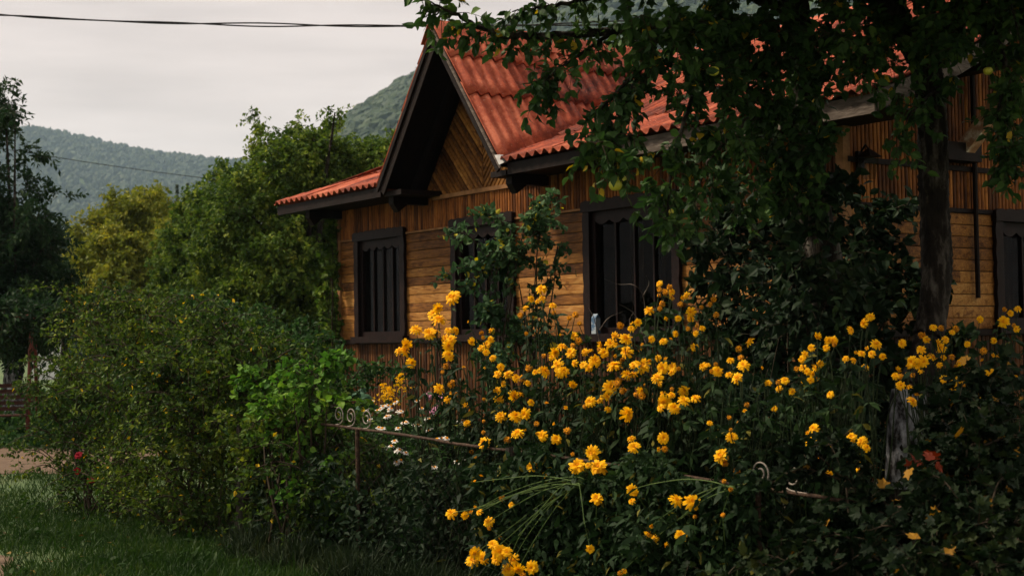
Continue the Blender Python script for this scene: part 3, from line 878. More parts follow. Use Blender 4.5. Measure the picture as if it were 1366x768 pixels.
for k in range(7):
    a, b = hipx - .1 + k * .9, min(hipx - .1 + (k + 1) * .9 + .03, SR + .02)
    if a < GC + .2: a = GC - .2
    V = [(x, 2.95 + y, RIDGE + z + .05 + .005 * (k % 2)) for x in (a, b) for y, z in ((-.2, -.10), (-.06, .0), (0, .025), (.06, .0), (.2, -.10))]
    mb.add(V, [(i, i + 1, 6 + i, 5 + i) for i in range(4)])
solid(mb.build('ridge_cap', M['roof'], HOUSE, smooth=False))

# ---- eaves, soffits, rafters, brackets
mb = MB()
mb.box(SL + .02, GC - GH - .02, -.595, .0, 3.325, 3.345); mb.box(GC + GH + .03, SR - .03, -.575, .0, 3.325, 3.345)
mb.box(SL + .02, S0 - .03, 0, TB, 3.325, 3.345); mb.box(S1 + .03, SR - .03, .0, .1, 3.325, 3.345)
mb.build('soffit', M['dark_wood'], HOUSE)
mb = MB(); mb.box(SL + .02, GC - GH - .02, -.62, -.597, 3.30, 3.415); mb.build('fascia', M['dark_wood'], HOUSE)
mb = MB(); mb.box(GC + GH + .06, 6.1, -.60, -.577, 3.30, 3.42); mb.build('fascia', M['dark_wood'], HOUSE)
mb = MB(); mb.box(6.102, SR - .01, -.605, -.577, 3.27, 3.42)
mb.build('fascia', M['grey_wood'], HOUSE)['label'] = 'weathered grey fascia board'
mb = MB()
tt = np.linspace(-.6, 2.95, 8)
for a, b in zip(tt, tt[1:]):
    mb.bar((SR - .02, a, float(zmain(a + .6)) - .09), (SR - .02, b, float(zmain(b + .6)) - .09), .03, .14)
mb.build('verge_board', M['grey_wood'], HOUSE)
mb = MB()
for a, b in zip(tt[1:], tt[2:]):
    for s_a, s_b in ((S1 + .03, SR - .05),):
        mb.add([(s_a, a, float(zmain(a + .6)) - .07), (s_b, a, float(zmain(a + .6)) - .07), (s_b, b, float(zmain(b + .6)) - .07), (s_a, b, float(zmain(b + .6)) - .07)], [(0, 1, 2, 3)])
solid(mb.build('verge_soffit', M['dark_wood'], HOUSE), .015)
for side in (-1, 1):
    mb = MB()       # boards under the gable sheets
    f = lambda d, y, h: (GC + side * (d - h * GS / gn), y, RIDGE - GS * d - h / gn)
    V = [f(d, y, .045) for y in (-.62, .0) for d in (.0, GH + .02)]
    mb.add(V, [(0, 1, 3, 2)]); solid(mb.build('gable_soffit', M['dark_wood'], HOUSE), .015)
    for y, w, h in ((-.635, .03, .13 if side < 0 else .05), (-.20, .07, .10)):
        mb = MB(); mb.bar(f(.0, y, .10), f(GH + .03, y, .10), w, h, up=(side * GS, 0, 1)); mb.build('rafter', M['dark_wood'], HOUSE)
mb = MB(); f = lambda d, y, h: (GC + (d - h * GS / gn), y, RIDGE - GS * d - h / gn)
mb.bar(f(.03, -.668, .022), f(GH + .05, -.668, .022), .018, .034, up=(GS, 0, 1)); mb.build('barge_board', M['grey_wood'], HOUSE)
mb = MB(); f2 = lambda d, y, h: (GC - (d - h * GS / gn), y, RIDGE - GS * d - h / gn)
mb.bar(f2(.0, -.662, .03), f2(GH + .05, -.662, .03), .022, .05, up=(-GS, 0, 1)); mb.build('barge_board', M['dark_wood'], HOUSE)
mb = MB()           # bent zinc piece on the gable's lower corner
x = GC + GH + .01
mb.add([(x - .06, -.685, EZ + .06), (x + .02, -.685, EZ - .05), (x + .07, -.66, EZ - .03), (x + .01, -.66, EZ + .06), (x - .02, -.55, EZ + .055), (x + .06, -.55, EZ)],
       [(0, 1, 2, 3), (3, 2, 5, 4), (0, 3, 4)])
solid(mb.build('corner_flashing', M['metal'], HOUSE), .004)
for s in (S0 + .05, GC - GH + .02, GC + GH - .06, S1 - .1):
    mb = MB(); mb.box(s - .055, s + .055, -.50, -.02, 3.22, 3.322)
    mb.add([(s - .05, -.50, 3.22), (s + .05, -.50, 3.22), (s + .05, -.43, 3.12), (s - .05, -.43, 3.12), (s - .05, -.30, 3.218), (s + .05, -.30, 3.218)], [(0, 1, 2, 3), (3, 2, 5, 4), (0, 3, 4), (1, 2, 5)])
    mb.build('bracket', M['dark_wood'], HOUSE)
mb = MB(); mb.box(GC - GH - .01, GC - GH + .38, -.58, -.02, 3.30, 3.36); mb.build('gable_foot', M['dark_wood'], HOUSE)
mb = MB(); mb.box(GC + GH - .28, GC + GH + .0, -.58, -.05, 3.30, 3.36); mb.build('gable_foot', M['dark_wood'], HOUSE)
# knee brace under the end overhang
mb = MB(); mb.box(S1 + .02, S1 + .17, .95, 1.62, 3.10, 3.26); mb.build('wall_plate', M['dark_wood'], HOUSE)
mb = MB(); mb.bar((S1 + .08, 1.46, 3.18), (S1 + .80, 1.46, 3.86), .12, .13, up=(-1, 0, 1)); mb.build('knee_brace', M['brace_wood'], HOUSE)
mb = MB(); mb.box(S1 - .1, SR - .06, 1.38, 1.54, 3.87, 4.02); mb.build('purlin', M['dark_wood'], HOUSE)

# pipe and lantern on the end wall, parts fixed to the house
mb = MB(); e0 = (S1 + .06, 1.66)
mb.tube([(S1 + .06, 1.66, z) for z in np.linspace(1.9, 4.0, 12)], .022, 8); mb.build('downpipe', M['dark_wood'], HOUSE)
LX, LT, LZ = S1 + .13, .17, 3.0
mb = MB()
mb.box(S1 + .02, S1 + .05, LT - .04, LT + .04, LZ - .06, LZ + .12); mb.tube([(S1 + .03, LT, LZ + .1), (S1 + .1, LT, LZ + .17), (LX, LT, LZ + .13)], .009, 6)
lt = mb.build('wall_lantern', M['dark_wood'], HOUSE)
V = [(LX + x * r_, LT + y * r_, LZ + z) for z, r_ in ((-.12, .035), (.06, .06)) for x, y in ((-1, -1), (1, -1), (1, 1), (-1, 1))]
mb = MB(); mb.add(V, [(0, 1, 5, 4), (1, 2, 6, 5), (2, 3, 7, 6), (3, 0, 4, 7), (0, 3, 2, 1)]); mb.build('lantern_glass', M['glass'], lt)
mb = MB(); mb.add([(LX + x * .08, LT + y * .08, LZ + .062) for x, y in ((-1, -1), (1, -1), (1, 1), (-1, 1))] + [(LX, LT, LZ + .14)], [(0, 1, 4), (1, 2, 4), (2, 3, 4), (3, 0, 4), (0, 3, 2, 1)]); mb.build('lantern_cap', M['dark_wood'], lt)

# things on the outside sill
M['carton'] = noise_mat('pale_blue_carton', [(.44, (.06, .11, .18)), (.5, (.28, .32, .35))], 9, rough=.5)
p = hw(5.02, -.075, 1.64)
mb = MB(); mb.box(-.035, .035, -.03, .03, 0, .16); mb.add([(-.035, -.03, .16), (.035, -.03, .16), (.035, .03, .16), (-.035, .03, .16), (-.035, 0, .20), (.035, 0, .20)], [(0, 1, 5, 4), (2, 3, 4, 5), (1, 2, 5), (3, 0, 4)])
o = mb.build('drink_carton', M['carton']); o.location = p; o.rotation_euler.z = RZ
tag(o, 'small pale blue and white drink carton on the sill of the widest window', 'carton')

# ================================================================== trees
def lobes_px(lst, Y, seed, dj=.5):
    r = np.random.default_rng(seed); out = []
    for x, y, rr in lst:
        yy = Y + r.uniform(-dj, dj)
        out.append((pix(x, y, yy), rr * yy / FPX))
    return out

def trunk_part(root, base, top, r0, r1, lobes, rng, mat, name='trunk', bend=.15, sides=10, nlimb=14):
    mb = MB()
    base, top = Vector(base), Vector(top)
    mid = (base + top) / 2 + Vector((rng.normal(0, bend), rng.normal(0, bend), 0))
    limb(mb, [base - Vector((0, 0, .1)), base + Vector((0, 0, .12)), mid, top], r0, r1, rng, sides)
    pick = list(range(len(lobes))); rng.shuffle(pick)
    for i in pick[:nlimb]:
        c, r = lobes[i]; c = Vector(c)
        st = mid.lerp(top, float(rng.uniform(.3, 1)))
        m1 = st.lerp(c, .5) + Vector((0, 0, .12 * (c - st).length)) * float(rng.uniform(-.2, 1))
        limb(mb, [st, m1, c], r1 * .62, r1 * .12, rng, 6)
    return mb.build(name, mat, root, smooth=True)

def tree(name, label, cat, base, top, r0, r1, lobes, leafm, dens, L, W, seed, group=None, kind='far', twigs=4, tlen=.3, per=8, bark='bark', **kw):
    rng = np.random.default_rng(seed)
    root = empty(name, (0, 0, 0)); root.location = base
    tag(root, label, cat, group)
    t = trunk_part(root, base, top, r0, r1, lobes, rng, M[bark])
    c = crown_mesh('crown', lobes, dens, rng, [M[leafm], M['twig']], root, L, W, kind, twigs, tlen, per, **kw)
    inv = Matrix.Translation(-Vector(base))
    for o in (t, c): o.matrix_parent_inverse = inv
    return root

# dark tree at the left edge, its trunk limewashed at the foot
lob = lobes_px([(10, 425, 26), (45, 428, 22), (-30, 420, 34), (70, 420, 14)], 22.8, 11, .2) + lobes_px([(6, 128, 16), (-2, 165, 22), (20, 150, 10), (40, 212, 13), (-22, 225, 20), (28, 246, 13), (60, 256, 11), (82, 264, 8), (5, 285, 22), (45, 292, 22), (-20, 320, 60), (25, 330, 45), (62, 318, 26), (40, 370, 45), (75, 375, 22), (0, 400, 60), (50, 420, 38), (-30, 430, 50), (80, 430, 20), (25, 440, 40), (-70, 250, 60), (-90, 350, 80), (-40, 150, 40)], 27, 1, 1.0)
b = pix(17, 545, 27); b.z = 0
tree('walnut_tree', 'dark leafy tree at the left edge standing behind the slatted swing bench', 'tree', b, pix(20, 430, 27), .17, .075, lob, 'leaf_walnut', 230, .12, .05, 31, tlen=.4, per=8, twigs=4, droop=.35)
mb = MB(); limb(mb, [b + Vector((0, 0, .3)), b + Vector((.01, 0, .9)), b + Vector((.02, 0, 1.45))], .205, .175, np.random.default_rng(2), 12)
o = mb.build('limewash', M['lime'], bpy.data.objects['walnut_tree'], smooth=True); o.matrix_parent_inverse = Matrix.Translation(-b)

# the fruit trees beyond the house
lob = lobes_px([(345, 158, 7), (352, 172, 10), (398, 160, 7), (447, 150, 6), (440, 172, 12), (420, 192, 22), (390, 190, 20), (372, 215, 30), (405, 215, 34), (445, 208, 30), (478, 210, 26), (505, 205, 20), (345, 220, 24), (330, 240, 26), (370, 250, 40), (420, 250, 42), (470, 245, 38), (500, 235, 26), (320, 270, 34), (350, 290, 42), (400, 295, 48), (440, 300, 45), (330, 330, 40), (380, 345, 50), (425, 350, 45), (350, 380, 46), (400, 400, 48), (440, 400, 40), (365, 430, 44), (425, 440, 36), (320, 400, 40), (300, 440, 40), (280, 345, 30), (290, 300, 26), (520, 200, 25), (545, 220, 30), (560, 260, 40), (480, 300, 50)], 26, 4, 1.4)
b = pix(410, 560, 26); b.z = 0
tree('fruit_tree', 'big round dark green fruit tree with sunlit top beside the left end of the house', 'tree', b, pix(405, 380, 26), .2, .13, lob, 'leaf_fruit', 330, .085, .052, 32, tlen=.3, per=9, twigs=4)
lob = lobes_px([(300, 235, 16), (318, 245, 20), (292, 250, 22), (270, 272, 22), (300, 275, 30), (255, 290, 26), (285, 305, 32), (250, 325, 34), (285, 345, 38), (262, 385, 40), (230, 360, 32), (290, 400, 42), (240, 410, 40), (300, 430, 40)], 33, 5, 1.2)
b = pix(275, 545, 33); b.z = 0
tree('fruit_tree', 'smaller dull green tree between the yellowing tree and the big fruit tree', 'tree', b, pix(275, 400, 33), .17, .11, lob, 'leaf_fruit', 230, .10, .06, 33, tlen=.35, per=9)
lob = lobes_px([(190, 268, 14), (158, 272, 12), (205, 262, 12), (175, 285, 26), (215, 285, 26), (145, 295, 22), (118, 305, 18), (235, 300, 22), (190, 315, 36), (150, 330, 32), (225, 330, 32), (118, 345, 26), (165, 365, 38), (205, 365, 38), (130, 385, 30), (180, 405, 40), (225, 400, 36), (100, 395, 24), (140, 425, 30), (195, 440, 30)], 40, 6, 1.6)
b = pix(170, 535, 40); b.z = 0
tree('plum_tree', 'yellowing round tree between the left dark tree and the fruit trees', 'tree', b, pix(172, 410, 40), .2, .13, lob, 'leaf_olive', 190, .12, .07, 34, tlen=.42, per=9)
lob = lobes_px([(95, 365, 14), (110, 385, 18), (88, 400, 22), (70, 420, 22), (105, 425, 24), (60, 440, 20)], 52, 7, 1.5)
b = pix(90, 520, 52); b.z = 0
tree('plum_tree', 'small dark tree far off between the left edge tree and the yellowing tree', 'tree', b, pix(90, 430, 52), .15, .1, lob, 'leaf_walnut', 150, .14, .08, 35, tlen=.45, per=9)

def spruce(px, ytop, ybase, Y, label, seed):
    r = np.random.default_rng(seed)
    top = pix(px, ytop, Y); h = top.z
    root = empty('spruce_tree', (top.x, top.y, 0)); tag(root, label, 'tree', 'spruces far behind the orchard')
    mb = MB(); mb.tube([(0, 0, 0), (0, 0, h * .6), (0, 0, h)], [h * .018, h * .012, .02], 7); mb.build('trunk', M['bark'], root)
    n = int(46 * h); q = r.uniform(.08, 1, n) ** .8
    a = r.uniform(0, 2 * np.pi, n); R = h * .13 * (1.03 - q) * r.uniform(.6, 1.1, n)
    C = np.stack([0 * q, 0 * q, q * h], 1); D = np.stack([np.cos(a), np.sin(a), -.25 + 0 * a], 1)
    V, T = leaf_arrays(C, D, np.maximum(R, .25), np.maximum(R * .55, .2), r, 'lance', 1.5)
    tri_mesh('crown', V, T, [M['wood_far']], root)
for i, (px, yt) in enumerate([(236, 246), (250, 244), (262, 243), (275, 248)]):
    spruce(px, yt, 300, 150 + 9 * i, ['leftmost of four far spruces, the one standing apart', 'second far spruce from the left in the row of four', 'third far spruce from the left in the row of four', 'rightmost of the four far spruces behind the orchard'][i], 60 + i)
rr = np.random.default_rng(77)
P = np.array([tuple(pix(x, 470, Y)) for x, Y in zip(rr.uniform(60, 300, 150), rr.uniform(150, 230, 150))]); P[:, 2] = 0
hh = np.array([max(2.0, pix(0, 330 + 25 * math.sin(i), P[i, 1]).z * rr.uniform(.8, 1.15)) for i in range(len(P))])
tag(blob_tree_mesh('distant_wood', P, hh, hh * .22, M['wood_far'], 6, .6), kind='stuff')

# white shed glimpsed far off under the left tree
p = pix(64, 430, 70); root = empty('garden_shed', (p.x, p.y, 0), .3); tag(root, 'tiny whitewashed shed glimpsed far off under the dark left tree', 'shed')
M['white_wall'] = noise_mat('whitewash', [(.3, (.5, .5, .48)), (.7, (.66, .66, .64))], 3)
mb = MB(); mb.box(-.8, .8, -.7, .7, 0, 3.0); mb.build('wall', M['white_wall'], root)
mb = MB(); mb.add([(-.95, -.9, 2.95), (.95, -.9, 2.95), (.95, 0, 3.6), (-.95, 0, 3.6), (-.95, .9, 2.95), (.95, .9, 2.95)], [(0, 1, 2, 3), (3, 2, 5, 4)]); solid(mb.build('roof', M['grey_wood'], root), .05)

# ------------------------------------------------------------------ the two apple trees before the house
def near_tree(name, label, stems, lobes, branches, apples, seed, leafm, dens, lime=None, base=None):
    rng = np.random.default_rng(seed)
    root = empty(name, base); tag(root, label, 'tree'); inv = Matrix.Translation(-Vector(base))
    kids = []
    mb = MB()
    for ctrl, r0, r1 in stems:
        p = curve_pts(ctrl, 34); rr_ = np.linspace(r0, r1, len(p))
        V, F = tube_arrays(p[None], rr_[None], 26)
        a_ = np.tile(np.arange(26) * 2 * np.pi / 26, len(p)); zz = np.repeat(p[:, 2], 26)
        ridge = .05 * np.sin(a_ * 5 + zz * 3) + .05 * np.sin(a_ * 9 - zz * 7 + 1) + rng.normal(0, .035, len(V)) + .06 * np.sin(zz * 6 + a_)
        c_ = np.repeat(p, 26, axis=0)
        mb.arrays(c_ + (V - c_) * (1 + ridge)[:, None], F)
    for ctrl, r0, r1 in branches:
        limb(mb, ctrl, r0, r1, rng, 6, 8, .12)
    kids.append(mb.build('trunk', M['bark'], root, smooth=True))
    kids.append(crown_mesh('crown', lobes, dens, rng, [M[leafm], M['twig']], root, .064, .041, 'near', 3, .15, 7, droop=.35, twig_r=.0035, up=.7, lvar=.4))
    # leaves along the branches
    C, O = [], []
    for ctrl, r0, r1 in branches:
        p = curve_pts(ctrl, 10); d = norm(np.gradient(p, axis=0))
        k = max(2, int(len(p)))
        for i in range(1, len(p)):
            for _ in range(1 if i % 3 else 2):
                C.append(p[i] + rng.normal(0, .02, 3)); O.append(d[i] * .5 + rng.normal(0, .5, 3) + [0, 0, -.15])
    (LV, LT), (TV, TF) = sprays(np.array(C), np.array(O), rng, 1, .17, 8, .064, .04, 'near', .4, .7, .003, .7, .4)
    TT = np.concatenate([TF[:, [0, 1, 2]], TF[:, [0, 2, 3]]])
    kids.append(tri_mesh('spur_leaf', np.concatenate([LV, TV]), np.concatenate([LT, TT + len(LV)]), [M[leafm], M['twig']], root, np.concatenate([np.zeros(len(LT)), np.ones(len(TT))])))
    kids[-1].name = 'spray'
    for (p, r_) in apples:
        u = np.linspace(0, np.pi, 13); a = np.arange(16) * 2 * np.pi / 16
        rad = np.sin(u) * (1 + .06 * np.cos(u)); z = np.cos(u) * .92 - .28 * np.exp(-(u / .45) ** 2) + .14 * np.exp(-((np.pi - u) / .35) ** 2)
        V = np.stack([rad[:, None] * np.cos(a), rad[:, None] * np.sin(a), np.broadcast_to(z[:, None], (13, 16))], -1).reshape(-1, 3) * r_ + np.array(p)
        mb = MB(); mb.add(V, [(i * 16 + j, i * 16 + (j + 1) % 16, (i + 1) * 16 + (j + 1) % 16, (i + 1) * 16 + j) for i in range(12) for j in range(16)])
        mb.tube([Vector(p) + Vector((0, 0, r_ * .6)), Vector(p) + Vector((.004, 0, r_ * 1.2)), Vector(p) + Vector((.012, 0, r_ * 1.7))], .0025, 5, 1)
        kids.append(mb.build('apple', [M['apple'], M['twig']], root, smooth=True))
    if lime:
        mb = MB(); limb(mb, lime[0], lime[1], lime[2], None, 20, 10); kids.append(mb.build('limewash', M['lime'], root, smooth=True))
    for o in kids: o.matrix_parent_inverse = inv
    return root

YA = 9.0
b1 = pix(1112, 560, 10.2); b1.z = 0
stem1 = [([b1, pix(1105, 420, 10.1), pix(1085, 260, 10.0), pix(1072, 120, 9.9), pix(1062, 20, 9.7), pix(1040, -90, 9.5)], .13, .085)]
br1 = [([pix(1068, 60, 9.8), pix(960, 30, 9.3), pix(820, 42, 8.8), pix(720, 48, 8.6), pix(660, 44, 8.5), pix(610, 22, 8.4), pix(563, -3, 8.4)], .045, .004),
       ([pix(1060, 20, 9.7), pix(940, -30, 9.2), pix(820, -10, 8.8), pix(740, 8, 8.6), pix(684, 14, 8.5)], .04, .004),
       ([pix(900, 20, 9.1), pix(865, 70, 8.8), pix(838, 130, 8.6), pix(815, 190, 8.5), pix(822, 232, 8.5)], .022, .003),
       ([pix(960, 30, 9.3), pix(930, 110, 9.0), pix(905, 190, 8.8), pix(893, 250, 8.7), pix(890, 300, 8.7)], .022, .003),
       ([pix(1075, 150, 9.9), pix(1000, 160, 9.5), pix(950, 210, 9.2), pix(925, 275, 9.0)], .03, .003),
       ([pix(820, 42, 8.8), pix(770, 75, 8.6), pix(735, 100, 8.5), pix(722, 118, 8.5)], .014, .002),
       ([pix(850, 95, 8.7), pix(800, 150, 8.5), pix(785, 205, 8.5)], .012, .002),
       ([pix(1040, -90, 9.5), pix(960, -160, 9), pix(860, -200, 8.5)], .05, .01),
       ([pix(1050, -40, 9.5), pix(1120, -150, 9.2), pix(1200, -260, 9)], .05, .01)]
l1 = [(850, 10, 16), (868, 62, 18), (846, 112, 9), (818, 155, 8), (800, 190, 11), (842, 178, 10), (822, 215, 9), (845, 228, 7), (882, 98, 17), (900, 45, 44), (905, 130, 16), (925, 165, 14), (950, 100, 36), (915, 215, 11), (893, 258, 14), (912, 283, 11), (884, 290, 7), (960, 50, 52), (1000, 105, 40), (1030, 50, 48), (965, 180, 30), (1005, 205, 26), (950, 245, 20), (990, 262, 26), (1040, 160, 36), (1045, 235, 34), (1090, 55, 40), (1105, 105, 14), (1085, 190, 30), (1075, 120, 30), (1060, 260, 30)]
l1 += [(x, y, 95) for x, y in ((800, -150), (900, -130), (1000, -100), (1120, -90), (820, -230), (960, -240), (1100, -240), (900, -370), (1040, -380))]
rj = np.random.default_rng(3)
lob1 = []
for x, y, r_ in l1:
    Y = 8.5 + max(0, (x - 850)) / 250 * 1.2 + rj.uniform(-.3, .3)
    lob1.append((pix(x, y, Y), r_ * Y / FPX))
rk = np.random.default_rng(44)
for k in range(50):  # unseen lobes above the frame, added to shade the right of the garden
    x_, y_ = rk.uniform(-.1, 2.6), rk.uniform(5.9, 10.2)
    lob1.append((Vector((x_, y_, 1.6 + .245 * y_ + .8 + rk.uniform(0, 1.7))), rk.uniform(.4, .6)))
near_tree('apple_tree', 'near apple tree on the left whose long leafy branch crosses the roof gable', stem1, lob1, br1,
          [(pix(821, 247, 8.45), .040), (pix(828, 240, 8.52), .036), (pix(893, 283, 8.75), .028), (pix(952, 95, 8.6), .034)], 41, 'leaf_apple', 620, base=b1)
b2 = pix(1208, 620, 9.3); b2.z = 0
stem2 = [([b2, pix(1209, 570, 9.3), pix(1243, 425, 9.5), pix(1248, 300, 9.6), pix(1244, 180, 9.6), pix(1236, 90, 9.6), pix(1235, 30, 9.6)], .098, .095),
         ([pix(1236, 90, 9.6), pix(1195, 20, 9.4), pix(1150, -70, 9.2), pix(1120, -190, 9)], .085, .04),
         ([pix(1238, 80, 9.6), pix(1280, 10, 9.5), pix(1330, -80, 9.3), pix(1370, -200, 9)], .085, .04)]
br2 = [([pix(1285, 5, 9.5), pix(1325, 40, 9.2), pix(1345, 95, 9.0), pix(1350, 140, 8.9)], .02, .003),
       ([pix(1195, 20, 9.4), pix(1170, 45, 9.2), pix(1155, 75, 9.0), pix(1150, 95, 9.0)], .02, .003),
       ([pix(1330, -80, 9.3), pix(1345, -10, 8.9), pix(1362, 60, 8.7)], .02, .003),
       ([pix(1250, 120, 9.5), pix(1215, 150, 9.2), pix(1200, 200, 9.1)], .012, .002),
       ([pix(1345, 95, 9.0), pix(1330, 160, 8.9), pix(1340, 200, 8.9), pix(1355, 222, 8.8)], .010, .002)]
l2 = [(1160, 35, 40), (1195, 70, 24), (1140, 70, 22), (1215, 20, 45), (1260, 30, 45), (1300, 20, 45), (1345, 30, 45), (1285, 62, 12), (1366, 112, 24), (1362, 160, 22), (1205, 120, 16), (1350, 205, 14), (1270, 95, 16), (1120, 30, 36)]
l2 += [(x, y, 95) for x, y in ((1160, -90), (1280, -80), (1400, -70), (1220, -220), (1360, -220), (1480, -120), (1300, -360), (1440, -330), (1460, 60))]
lob2 = [(pix(x, y, 9.2 + rj.uniform(-.5, .4)), r_ * 9.2 / FPX) for x, y, r_ in l2]
for k in range(26):  # more out-of-view crown, likewise added to block sun and sky
    x_, y_ = rk.uniform(2.0, 4.2), rk.uniform(6.4, 10.4)
    lob2.append((Vector((x_, y_, 1.6 + .245 * y_ + .45 + rk.uniform(0, 1.7))), rk.uniform(.4, .6)))
near_tree('apple_tree', 'apple tree on the right with thick dark trunk limewashed white at its foot', stem2, lob2, br2, [(pix(1318, 95, 9.0), .03)], 42, 'leaf_apple', 520,
          lime=([pix(1206, 650, 9.3), pix(1207, 600, 9.3), pix(1209, 560, 9.3), pix(1213, 522, 9.32)], .121, .115), base=b2)

# ================================================================== garden fence
def fence_y(px):
    return 7.32 / (.83 + (px - 683) / FPX)
def rail_pt(px, up=0.0):
    p = pix(px, 560 + .1484 * (px - 400), fence_y(px)); p.z += up
    return p
rng = np.random.default_rng(90)
FENCE = empty('garden_fence', rail_pt(400)); FENCE.location.z = 0
tag(FENCE, 'rusty iron garden fence with curled scrolls running under the yellow flowers', 'fence')
F_INV = Matrix.Translation(-Vector(FENCE.location))
def fpart(mb, name, mat, smooth=True):
    o = mb.build(name, mat, FENCE, smooth=smooth); o.matrix_parent_inverse = F_INV; return o
mb = MB(); limb(mb, [rail_pt(x, rng.normal(0, .006)) for x in (325, 400, 470, 540, 600, 660, 740, 830, 920, 1020, 1120, 1240, 1380, 1460)], .0105, .0105, rng, 7, 6, .12); fpart(mb, 'rail', M['rust'])
for px, r_, mat, up in ((322, .055, 'post_wood', -.10), (477, .017, 'rust', .0), (682, .032, 'post_wood', .02), (1012, .017, 'rust', -.01), (1330, .03, 'post_wood', .0)):
    p = rail_pt(px, up); q = Vector((p.x + rng.normal(0, .02), p.y, -.1))
    mb = MB(); limb(mb, [q, q.lerp(p, .5), p], r_ * 1.05, r_ * .95, rng, 9, 5, .12)
    if r_ > .02: mb.add([(p.x + r_ * .95 * math.cos(a), p.y + r_ * .95 * math.sin(a), p.z) for a in np.arange(9) * 2 * np.pi / 9], [tuple(range(9))])
    fpart(mb, 'post', M[mat], smooth=r_ < .02)
tang = (rail_pt(1000) - rail_pt(450)); tang.z = 0; tang.normalize()
def scroll(px, flip, h=.135):
    a = np.linspace(0, 1, 46)
    ang = -np.pi / 2 + a * np.pi * 3.1; rad = h * (.5 - .36 * a)
    x = np.cos(ang) * rad * flip * .95; z = h * .5 + np.sin(ang) * rad * 1.0 + .012
    x = np.concatenate([[-.10 * flip, -.05 * flip], x]); z = np.concatenate([[.004, .006], z])
    b = rail_pt(px)
    pts = [b + tang * float(xx) + Vector((0, 0, float(zz))) for xx, zz in zip(x, z)]
    mb = MB(); mb.tube(pts, .0045, 6); fpart(mb, 'scroll', M['pale_iron'])
for px, fl in ((452, 1), (468, 1), (489, 1), (1014, 1), (1056, -1)): scroll(px, fl)
# chain-link netting under the rail
paths = []
for x0 in np.arange(0, 3.6, .075):
    for sgn in (-1, 1):
        a = rail_pt(410); d = (rail_pt(700) - a)
        L_ = d.length; q0, q1 = x0 / L_, (x0 + sgn * .8) / L_
        if min(q0, q1) < 0 or max(q0, q1) > 1: continue
        paths.append([tuple(a + d * q0 + Vector((0, 0, -.03))), tuple(a + d * q1 + Vector((0, 0, -.83)))])
P = np.array(paths); V, F = tube_arrays(P, np.full(P.shape[:2], .001), 3)
o = tri_mesh('wire_mesh', V, F, [M['dark_wood']], FENCE); o.matrix_parent_inverse = F_INV

# ================================================================== shrubs and garden plants
def bush(name, label, cat, lobes, leafm, dens, L, W, seed, group=None, kind='far', canes=0, cane_len=.5, base=None, twigs=4, tlen=.2, per=8, extra=None, **kw):
    rng = np.random.default_rng(seed)
    cs = np.array([tuple(c) for c, r in lobes])
    base = base or Vector((cs[:, 0].mean(), cs[:, 1].mean(), 0)); base.z = 0
    root = empty(name, base); tag(root, label, cat, group); inv = Matrix.Translation(-Vector(base))
    kids = []
    mb = MB()
    for c, r in lobes:
        st = base + Vector((rng.normal(0, .12), rng.normal(0, .12), -.05))
        c = Vector(c); mid = st.lerp(c, .5) + Vector((rng.normal(0, .08), rng.normal(0, .08), .1))
        limb(mb, [st, mid, c], .013, .005, rng, 5, 6, .1)
    C, O = [], []
    for k in range(canes):
        c, r = lobes[int(rng.integers(len(lobes)))]
        a = rng.uniform(0, 2 * np.pi); d = np.array([math.cos(a), math.sin(a) * .6, rng.uniform(.15, 1.1)]); d /= np.linalg.norm(d)
        ln = cane_len * rng.uniform(.5, 1.3)
        p0 = np.array(c) + d * r * .4
        pts = [p0, p0 + d * ln * .5 + [0, 0, .05 * ln], p0 + d * ln * .95 + [0, 0, -.25 * ln]]
        pp = limb(mb, pts, .006, .002, rng, 4, 8, .1)
        for q in pp[2:]:
            C.append(q); O.append(d * .4 + rng.normal(0, .6, 3))
    kids.append(mb.build('stem', M['twig'], root, smooth=True))
    kids.append(crown_mesh('foliage', lobes, dens, rng, [M[leafm], M['twig']], root, L, W, kind, twigs, tlen, per, **kw))
    if C:
        (LV, LT), (TV, TF) = sprays(np.array(C), np.array(O), rng, 1, .12, 5, L, W, kind, .25, .8, .002, .8)
        TT = np.concatenate([TF[:, [0, 1, 2]], TF[:, [0, 2, 3]]])
        kids.append(tri_mesh('shoot', np.concatenate([LV, TV]), np.concatenate([LT, TT + len(LV)]), [M[leafm], M['twig']], root, np.concatenate([np.zeros(len(LT)), np.ones(len(TT))])))
    if extra: kids += extra(root, rng)
    for o in kids: o.matrix_parent_inverse = inv
    return root

def lob_fence(lst, off, seed, dj=.3):
    r = np.random.default_rng(seed); out = []
    for x, y, rr in lst:
        Y = fence_y(x) + off + r.uniform(-dj, dj) + max(0, (520 - y)) / 100 * .8
        out.append((pix(x, y, Y), rr * Y / FPX))
    return out

